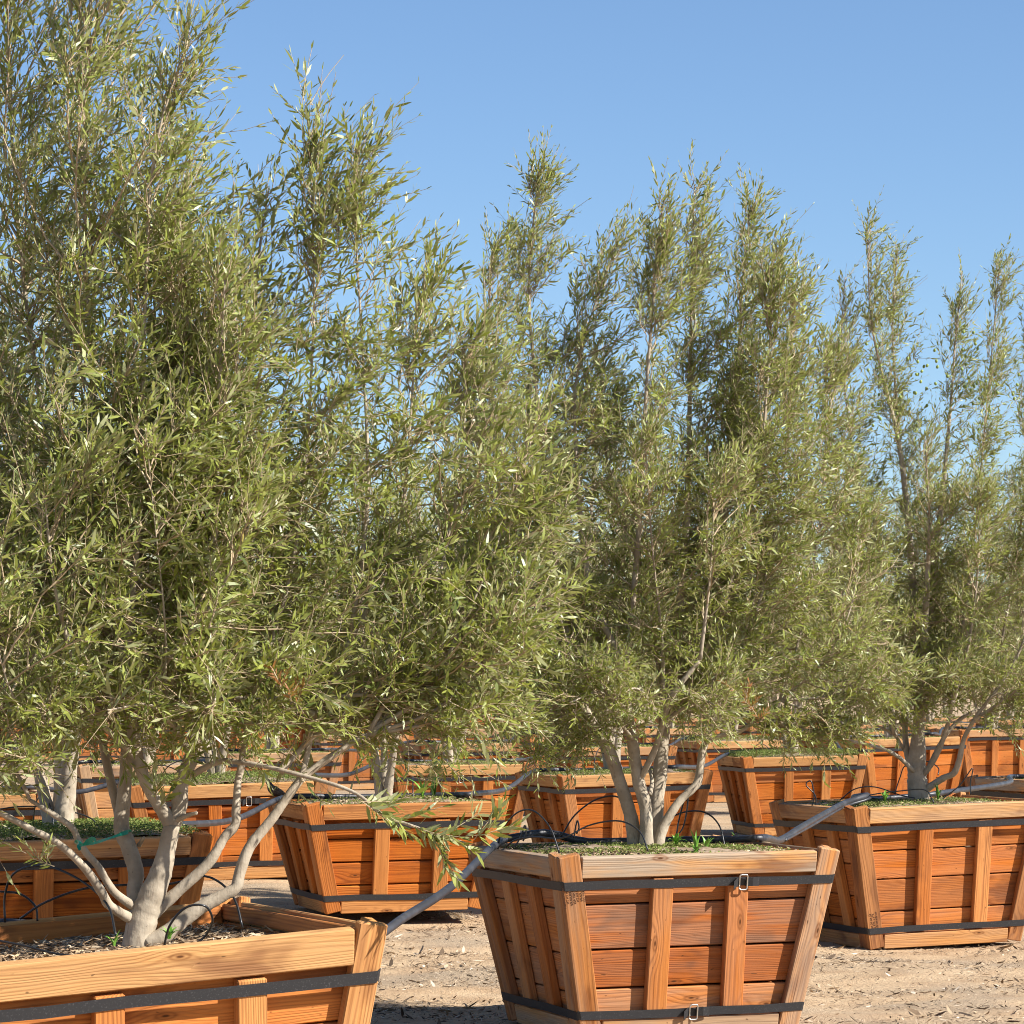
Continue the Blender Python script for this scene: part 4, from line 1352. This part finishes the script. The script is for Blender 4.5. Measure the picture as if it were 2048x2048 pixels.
drips1 = [
    # nearest box
    [wp(10, 1845, 10.6), wp(10, 1790, 10.6), wp(30, 1745, 10.55), wp(90, 1732, 10.5), wp(160, 1760, 10.4), wp(215, 1810, 10.3), wp(232, 1872, 10.2)],
    [wp(40, 1838, 10.7), wp(90, 1805, 10.7), wp(170, 1777, 10.7), wp(250, 1770, 10.7), wp(340, 1768, 10.65), wp(400, 1752, 10.6), wp(440, 1765, 10.55), wp(470, 1800, 10.5), wp(485, 1855, 10.45)],
    [wp(328, 1892, 10.15), wp(340, 1850, 10.12), wp(372, 1815, 10.1), wp(410, 1812, 10.1), wp(425, 1840, 10.15), wp(412, 1870, 10.2), wp(395, 1885, 10.2)],
    [wp(0, 1783, 10.9), wp(40, 1788, 10.9), wp(70, 1812, 10.9), wp(75, 1842, 10.9)],
    [wp(0, 1882, 10.0), wp(50, 1892, 9.98), wp(100, 1905, 9.95), wp(140, 1912, 9.92)],
    # centre box
    [wp(995, 1702, 14.7), wp(1004, 1660, 14.6), wp(1035, 1625, 14.5), wp(1068, 1622, 14.4), wp(1100, 1655, 14.35), wp(1119, 1706, 14.3)],
    [wp(1008, 1700, 14.7), wp(1030, 1680, 14.6), wp(1070, 1674, 14.5), wp(1125, 1676, 14.4), wp(1180, 1650, 14.4), wp(1240, 1642, 14.35), wp(1280, 1664, 14.3), wp(1296, 1702, 14.25)],
    [wp(1122, 1674, 14.9), wp(1150, 1630, 14.9), wp(1195, 1598, 14.85), wp(1240, 1596, 14.8), wp(1262, 1640, 14.7)],
    [wp(1030, 1694, 14.7), wp(1042, 1672, 14.7), wp(1050, 1650, 14.7), wp(1052, 1668, 14.7), wp(1046, 1682, 14.7)],
    [wp(1148, 1676, 14.9), wp(1151, 1655, 14.9), wp(1155, 1641, 14.9), wp(1158, 1655, 14.9), wp(1153, 1668, 14.9)],
    [wp(1352, 1676, 14.9), wp(1358, 1640, 14.9), wp(1368, 1602, 14.88), wp(1376, 1584, 14.88), wp(1374, 1620, 14.88), wp(1366, 1655, 14.88), wp(1354, 1672, 14.88)],
    [wp(1330, 1640, 15.0), wp(1370, 1624, 15.0), wp(1410, 1625, 14.95), wp(1438, 1650, 14.9), wp(1450, 1694, 14.85)],
    # right box
    [wp(1632, 1614, 20.0), wp(1630, 1590, 20.0), wp(1612, 1570, 20.0), wp(1622, 1562, 20.0), wp(1628, 1590, 20.0), wp(1624, 1612, 20.0)],
    [wp(1680, 1600, 20.2), wp(1710, 1578, 20.2), wp(1750, 1574, 20.2), wp(1800, 1590, 20.2), wp(1830, 1596, 20.1)],
    [wp(1650, 1614, 20.0), wp(1730, 1592, 20.0), wp(1800, 1582, 19.95), wp(1850, 1580, 19.9), wp(1868, 1606, 19.85)],
    [wp(1885, 1598, 20.4), wp(1920, 1570, 20.4), wp(1945, 1536, 20.4), wp(1941, 1565, 20.4), wp(1941, 1590, 20.4)],
    [wp(1790, 1586, 20.8), wp(1800, 1555, 20.8), wp(1812, 1530, 20.75), wp(1850, 1522, 20.7), wp(1876, 1535, 20.6), wp(1876, 1550, 20.55)],
]
hose("black poly hose linking the nearest, centre and right boxes", row1, drips1)
# the thinner second line lying on the right box
hose("thin grey hose lying beside the black hose on the right box",
     [P(1570, 1680, 16.5), P(1625, 1650, 17.9), P(1690, 1613, 19.7), P(1740, 1597, 19.9), Rb.w(0.35, 0.70, 0.04), Rb.w(0.55, 0.86, 0.012)], [], r=0.008)

L2, L3, M2, N3, R4, R5 = (BOXES[k] for k in ("second_left", "second_bird", "second_mid", "second_green", "second_far", "second_last"))


def leg_through(b, q=0.75):
    return [b.w(0.0, q, 0.022), b.w(0.18, q + 0.1, 0.03), b.w(0.45, 0.95, on + 0.004), b.w(0.85, 0.95, on + 0.004), b.w(1.1, 0.88, 0.016), b.w(b.S, 0.8, 0.022)]


def mid(a, b, sag=0.05):
    return (np.asarray(a) + np.asarray(b)) / 2 - np.array([0, 0, sag])


def chain(boxes, start=None):
    pts = list(start or [])
    for i, b in enumerate(boxes):
        g = leg_through(b)
        if pts:
            pts.append(mid(pts[-1], g[0]))
        pts += g
    return pts


def loops_for(b, n, seed):
    r_ = random.Random(seed)
    out = []
    for _ in range(n):
        a = b.w(r_.uniform(0.1, 1.0), 0.95, 0.012)
        c = b.w(r_.uniform(0.3, 0.9), r_.uniform(0.25, 0.6), 0.0)
        out.append(arc(a, c, r_.uniform(0.10, 0.2)))
    return out


hose("black hose entering the bird's box and running on along the second row", chain([L2, L3, M2, N3, R4, R5]),
     loops_for(L2, 2, 1) + loops_for(L3, 2, 2) + loops_for(M2, 2, 3) + loops_for(N3, 1, 4) + loops_for(R4, 2, 5) + loops_for(R5, 2, 6))
K = [BOXES[k] for k in ("third_first", "third_buckle", "third_mid", "third_trunks", "third_gap", "third_rail", "third_sunny", "third_end")]
hose("black hose entering the buckled box left of the bird, along the third row", chain(K), loops_for(K[1], 2, 8) + loops_for(K[2], 2, 9))
J = [BOXES[k] for k in ("fourth_pale", "fourth_white", "fourth_red", "fourth_far", "fourth_farther", "fourth_last")]
hose("black hose over the bleached pale box, along the fourth row", chain(J), [])

# ------------------------------------------------------------------ green nursery tape tied between two stems of the nearest tree
TAPE = make_plain("green_tape", (0.0, 0.20, 0.13), 0.3, 0.5, 0.7, 60, col2=(0.0, 0.32, 0.20))
mb = MB()


def ribbon(mb, path, w, th=0.0008, n=30):
    q = smooth_path(path, n)
    tn = nrm(np.gradient(q, axis=0))
    sd_ = nrm(np.cross(tn, np.array([0, 1.0, 0.1])))
    nn = np.cross(tn, sd_)
    ww = (np.asarray(w) if np.ndim(w) else np.full(n, w))[:, None] if np.ndim(w) == 0 or len(np.atleast_1d(w)) == n else np.interp(np.linspace(0, 1, n), np.linspace(0, 1, len(w)), w)[:, None]
    V = np.stack([q + sd_ * ww / 2 + nn * th, q - sd_ * ww / 2 + nn * th, q - sd_ * ww / 2 - nn * th, q + sd_ * ww / 2 - nn * th], 1)
    lp = []
    for i in range(n - 1):
        for a in range(4):
            b = (a + 1) % 4
            lp += [4 * i + a, 4 * i + b, 4 * i + 4 + b, 4 * i + 4 + a]
    lp += [3, 2, 1, 0] + [4 * (n - 1) + a for a in range(4)]
    mb.add(V.reshape(-1, 3), lp, [4] * (4 * (n - 1) + 2))


tb = P(200, 1680, YN - 0.1)
front_b = YN + 0.035
ribbon(mb, np.array([P(240, 1666, YN + 0.11), P(242, 1668, YN + 0.045), P(252, 1665, front_b), P(258, 1663, YN + 0.05), P(262, 1664, YN + 0.09)]) - tb, [0.014, 0.013, 0.012])
ribbon(mb, np.array([P(254, 1664, front_b), P(220, 1676, YN - 0.02), P(185, 1687, YN - 0.10), P(166, 1690, YN - 0.13)]) - tb, [0.011, 0.006, 0.009, 0.005])
ribbon(mb, np.array([P(166, 1690, YN - 0.13), P(160, 1686, YN - 0.14), P(154, 1684, YN - 0.12), P(152, 1688, YN - 0.08)]) - tb, [0.006, 0.014, 0.013])
ribbon(mb, np.array([P(166, 1690, YN - 0.13), P(176, 1684, YN - 0.14), P(186, 1678, YN - 0.15), P(192, 1682, YN - 0.15)]) - tb, [0.004, 0.016, 0.017, 0.006])
ribbon(mb, np.array([P(166, 1690, YN - 0.13), P(158, 1692, YN - 0.14), P(160, 1700, YN - 0.15)]) - tb, [0.006, 0.012, 0.008])
o = mb.build("nursery_tape", TAPE, None, loc=tuple(tb))
tag(o, "green plastic tape tied between two stems of the nearest olive tree", "tape")

mb = MB()
sp0 = np.array([P(792, 1996, 12.4)[0], 12.4, 0]); sp0[2] = float(gz(sp0[0], sp0[1]))
ribbon(mb, np.array([[-0.022, 0, 0.004], [-0.008, -0.01, 0.013], [0.006, 0.004, 0.008], [0.024, 0.0, 0.012]]), 0.022)
o = mb.build("tape_scrap", TAPE, None, loc=tuple(sp0))
tag(o, "scrap of green tape lying on the sand beside the nearest box", "litter")


# ------------------------------------------------------------------ weeds rooted in the boxes and on the ground
def blade_plant(name, label, base, blades_, cat="plant", group=None):
    """blades_: (azimuth deg, length, lean, width)"""
    mb = MB()
    for az, L, lean, w in blades_:
        a = R(az)
        d = np.array([math.cos(a), math.sin(a), 0])
        s = np.linspace(0, 1, 9)
        q = np.outer(s, np.array([0, 0, 1.0])) * L * np.cos(lean * s)[:, None] + np.outer(np.sin(lean * s) * s * L, d)
        q = q + d * 0.004
        side = np.cross(d, [0, 0, 1.0])
        tn = nrm(np.gradient(q, axis=0)); nn = np.cross(side, tn)
        ww = w * np.interp(s, [0, 0.15, 0.5, 1], [0.5, 0.8, 1, 0.03])[:, None]
        V = np.stack([q - side * ww / 2 + nn * ww * 0.18, q, q + side * ww / 2 + nn * ww * 0.18], 1)
        lp = []
        for i in range(8):
            for c in range(2):
                lp += [3 * i + c, 3 * i + c + 1, 3 * i + 4 + c, 3 * i + 3 + c]
        mb.add(V.reshape(-1, 3), lp, [4] * 16)
    o = mb.build(name, WEED, None, smooth=True, loc=tuple(base))
    tag(o, label, cat, group)
    return o


def rosette(n, seed, L=(0.04, 0.09), w=0.014, lean=(0.3, 1.0)):
    r_ = random.Random(seed)
    return [(r_.uniform(0, 360), r_.uniform(*L), r_.uniform(*lean), w * r_.uniform(0.7, 1.2)) for _ in range(n)]


b3 = BOXES["second_bird"]
blade_plant("strap_leaf_plant", "green strap-leaved plant growing in the bird's box", P(845, 1597, 20.45),
            [(200, 0.20, 0.35, 0.022), (150, 0.17, 0.8, 0.02), (20, 0.14, 0.4, 0.022), (330, 0.17, 0.7, 0.02), (180, 0.22, 1.5, 0.022), (10, 0.24, 1.6, 0.02),
             (250, 0.12, 0.3, 0.02), (60, 0.11, 0.2, 0.022)])
blade_plant("strap_leaf_plant", "tall broad green leaf standing behind the strap-leaved plant", P(868, 1590, 20.6),
            [(25, 0.33, 0.12, 0.058), (40, 0.24, 0.35, 0.062), (190, 0.10, 0.9, 0.03)])
WG = "weeds in the tree boxes"
blade_plant("weed", "bright green sprouts at the foot of the nearest tree", P(338, 1878, 10.25), rosette(9, 1, (0.03, 0.055), 0.016), "weed", WG)
blade_plant("weed", "small green sprout left of the nearest tree's foot", P(228, 1892, 10.2), rosette(6, 2, (0.03, 0.055), 0.011), "weed", WG)
blade_plant("weed", "long grassy weed beside the centre trunks", P(1392, 1706, 14.3), rosette(5, 3, (0.07, 0.12), 0.012, (0.1, 0.6)) + rosette(6, 4, (0.03, 0.05), 0.018), "weed", WG)
blade_plant("weed", "leafy dark weed at the centre trunks' right foot", P(1352, 1690, 14.6), rosette(22, 5, (0.03, 0.06), 0.017, (0.4, 1.3)), "weed", WG)
blade_plant("weed", "small upright weed near the centre box's right rim", P(1413, 1700, 14.4), rosette(9, 6, (0.04, 0.07), 0.016, (0.2, 0.8)), "weed", WG)
blade_plant("weed", "pale little weed at the rear rim of the centre box", P(1472, 1684, 15.1), rosette(7, 7, (0.03, 0.05), 0.02), "weed", WG)
blade_plant("weed", "small green weed on the right box left of its trunk", P(1770, 1602, 19.9), rosette(10, 8, (0.04, 0.07), 0.02), "weed", WG)
blade_plant("weed", "sparse leafy weed on the right box right of its trunk", P(1876, 1600, 20.2), rosette(12, 9, (0.05, 0.12), 0.014, (0.1, 0.5)), "weed", WG)

# dry tuft on the ground
TUFT = make_plain("dry_tuft", (0.32, 0.20, 0.11), 0.9, 0.1)
mb = MB()
tz = np.array([P(850, 1975, 12.9)[0], 12.9, 0]); tz[2] = float(gz(tz[0], tz[1]))
r_ = np.random.default_rng(3)
for i in range(46):
    a = r_.uniform(0, 6.28); L = r_.uniform(0.03, 0.10); e = r_.uniform(0.1, 1.4)
    d = np.array([math.cos(a) * math.sin(e), math.sin(a) * math.sin(e), math.cos(e) * 0.7])
    s0 = r_.normal(0, 0.014, 3) * (1, 1, 0)
    mb.add(*tubes(np.array([[s0, s0 + d * L * 0.5, s0 + d * L + np.array([0, 0, -0.008])]]), np.array([[0.0016, 0.0013, 0.0007]]), 4))
o = mb.build("dry_tuft", TUFT, None, loc=tuple(tz))
tag(o, "dry brown grass tuft on the sand between the nearest and centre boxes", "weed")
mb = MB()
st0 = np.array([P(998, 2040, 13.6)[0], 13.6, 0]); st0[2] = float(gz(st0[0], st0[1]))
add_tube(mb, [(0, 0, -0.01), (-0.004, 0, 0.05), (-0.010, 0, 0.13)], 0.0025, 0.0015, k=5, n=10)
add_tube(mb, [(-0.004, 0, 0.05), (-0.016, 0, 0.08), (-0.014, 0, 0.10)], 0.0018, 0.001, k=5, n=8)
o = mb.build("dry_stalk", TUFT, None, loc=tuple(st0))
tag(o, "thin dark dry stalk standing by the centre box's left side", "weed")

# ------------------------------------------------------------------ litter on the ground
rl = np.random.default_rng(41)
n = 42000
zone = rl.uniform(0, 1, n)
y_ = np.where(zone < 0.5, rl.uniform(10.8, 21, n), rl.uniform(13.5, 20.5, n))
x_ = np.where(zone < 0.5, rl.uniform(-0.75, 0.45, n), rl.uniform(0.9, 3.6, n))
far = rl.uniform(0, 1, n) < 0.12
x_ = np.where(far, rl.uniform(-4, 4, n), x_); y_ = np.where(far, rl.uniform(12, 28, n), y_)
clump = np.sin(x_ * 5.1 + y_ * 2.3) + np.sin(x_ * 2.0 - y_ * 4.4 + 1.3) + np.sin(y_ * 8 + x_ * 1.3)
keep = clump + rl.normal(0, 1.0, n) > -0.2
x_, y_ = x_[keep], y_[keep]
n = len(x_)
O = np.column_stack([x_, y_, gz(x_, y_) + rl.uniform(0.002, 0.010, n)])
a = rl.uniform(0, 6.28, n)
D = nrm(np.column_stack([np.cos(a), np.sin(a), rl.normal(0, 0.25, n)]))
Nn = nrm(np.column_stack([rl.normal(0, .45, n), rl.normal(0, .45, n), np.ones(n)]))
L = rl.gamma(2.0, 0.010, n) + 0.005
v, l, t_, ti = blades(O, D, Nn, L, np.where(rl.uniform(0, 1, n) < 0.5, 0.003, L * 0.26), rl.normal(0.05, 0.2, n), np.clip(rl.beta(1.1, 1.3, n), 0, 1))
mb = MB(); mb.add(v, l, t_, tint=ti)
tag(mb.build("leaf_litter", LITTER), "dry leaves and chips strewn over the sandy ground", "litter", None, "stuff")


# ------------------------------------------------------------------ the bird on the rear corner of the orange box
def make_bird(base, heading):
    FE = make_plain("brown_feathers", (0.085, 0.055, 0.038), 0.75, 0.2, 0.8, 120.0, col2=(0.19, 0.14, 0.10))
    BK = make_plain("bird_beak", (0.16, 0.13, 0.10), 0.4, 0.4)
    EY = make_plain("bird_eye", (0.01, 0.01, 0.01), 0.1, 0.6)
    root = empty("bird", base)
    root.rotation_euler = (0, 0, heading)
    tag(root, "small brown bird perched on the rear corner of the orange box", "bird")
    mb = MB()
    spine = np.array([(-0.088, 0, 0.018), (-0.072, 0, 0.024), (-0.050, 0, 0.032), (-0.030, 0, 0.042), (-0.006, 0, 0.052), (0.016, 0, 0.066),
                      (0.028, 0, 0.086), (0.034, 0, 0.100), (0.040, 0, 0.110), (0.046, 0, 0.116), (0.051, 0, 0.118)])
    rad = np.array([0.006, 0.009, 0.013, 0.022, 0.029, 0.0265, 0.019, 0.0165, 0.0155, 0.011, 0.004])
    q = smooth_path(np.column_stack([spine, rad]), 34)
    v, l, t2 = tubes(q[None, :, :3], q[None, :, 3], 14)
    v = v.copy()
    tail = np.clip((-v[:, 0] - 0.035) / 0.03, 0, 1)
    v[:, 1] *= 1.0 + 0.5 * tail
    zc = np.interp(v[:, 0], spine[:, 0], spine[:, 2])
    v[:, 2] = zc + (v[:, 2] - zc) * (1 - 0.6 * tail)
    mb.add(v, l, t2)
    for s in (-1, 1):                                  # legs with toes, part of the one body
        mb.add(*tubes(np.array([[(0.004, s * 0.012, 0.034), (0.006, s * 0.013, 0.016), (0.002, s * 0.013, 0.002)]]), np.array([[0.004, 0.0018, 0.0016]]), 6))
        for a in (-0.5, 0, 0.5, 3.14):
            mb.add(*tubes(np.array([[(0.002, s * 0.013, 0.003), (0.002 + 0.012 * math.cos(a), s * 0.013 + 0.012 * math.sin(a), 0.0018)]]), np.array([[0.0014, 0.0009]]), 5))
    mb.build("body", FE, root, smooth=True)
    for s in (-1, 1):
        w = MB()                                        # folded wing
        s_ = np.linspace(0, 1, 12)
        pts = np.column_stack([0.014 - 0.085 * s_, s * (0.023 + 0.006 * np.sin(3.1 * s_) - 0.018 * s_**2), 0.068 - 0.040 * s_])
        vv, ll, tt = tubes(pts[None], (0.004 + 0.013 * np.sin(np.clip(s_ * 1.05, 0, 1) * 3.14) ** 0.7)[None], 10)
        vv = vv.copy()
        cy_ = np.interp(vv[:, 0], pts[::-1, 0], pts[::-1, 1])
        vv[:, 1] = cy_ + (vv[:, 1] - cy_) * 0.35
        w.add(vv, ll, tt)
        w.build("wing", FE, root, smooth=True)
        e = MB()
        z = np.linspace(-1, 1, 6)
        e.add(*tubes(np.array([[(0.0445, s * (0.0115 + 0.0022 * k), 0.1135) for k in z]]), 0.0024 * np.sqrt(np.clip(1 - z**2, 0.01, 1))[None], 8))
        e.build("eye", EY, root, smooth=True)
    b = MB()
    b.add(*tubes(np.array([[(0.050, 0, 0.1175), (0.057, 0, 0.119), (0.064, 0, 0.1195)]]), np.array([[0.0042, 0.0028, 0.0006]]), 8))
    b.build("beak", BK, root, smooth=True)
    return root


make_bird(tuple(b3.w(0.05, b3.S - 0.02, 0.0)), R(172))
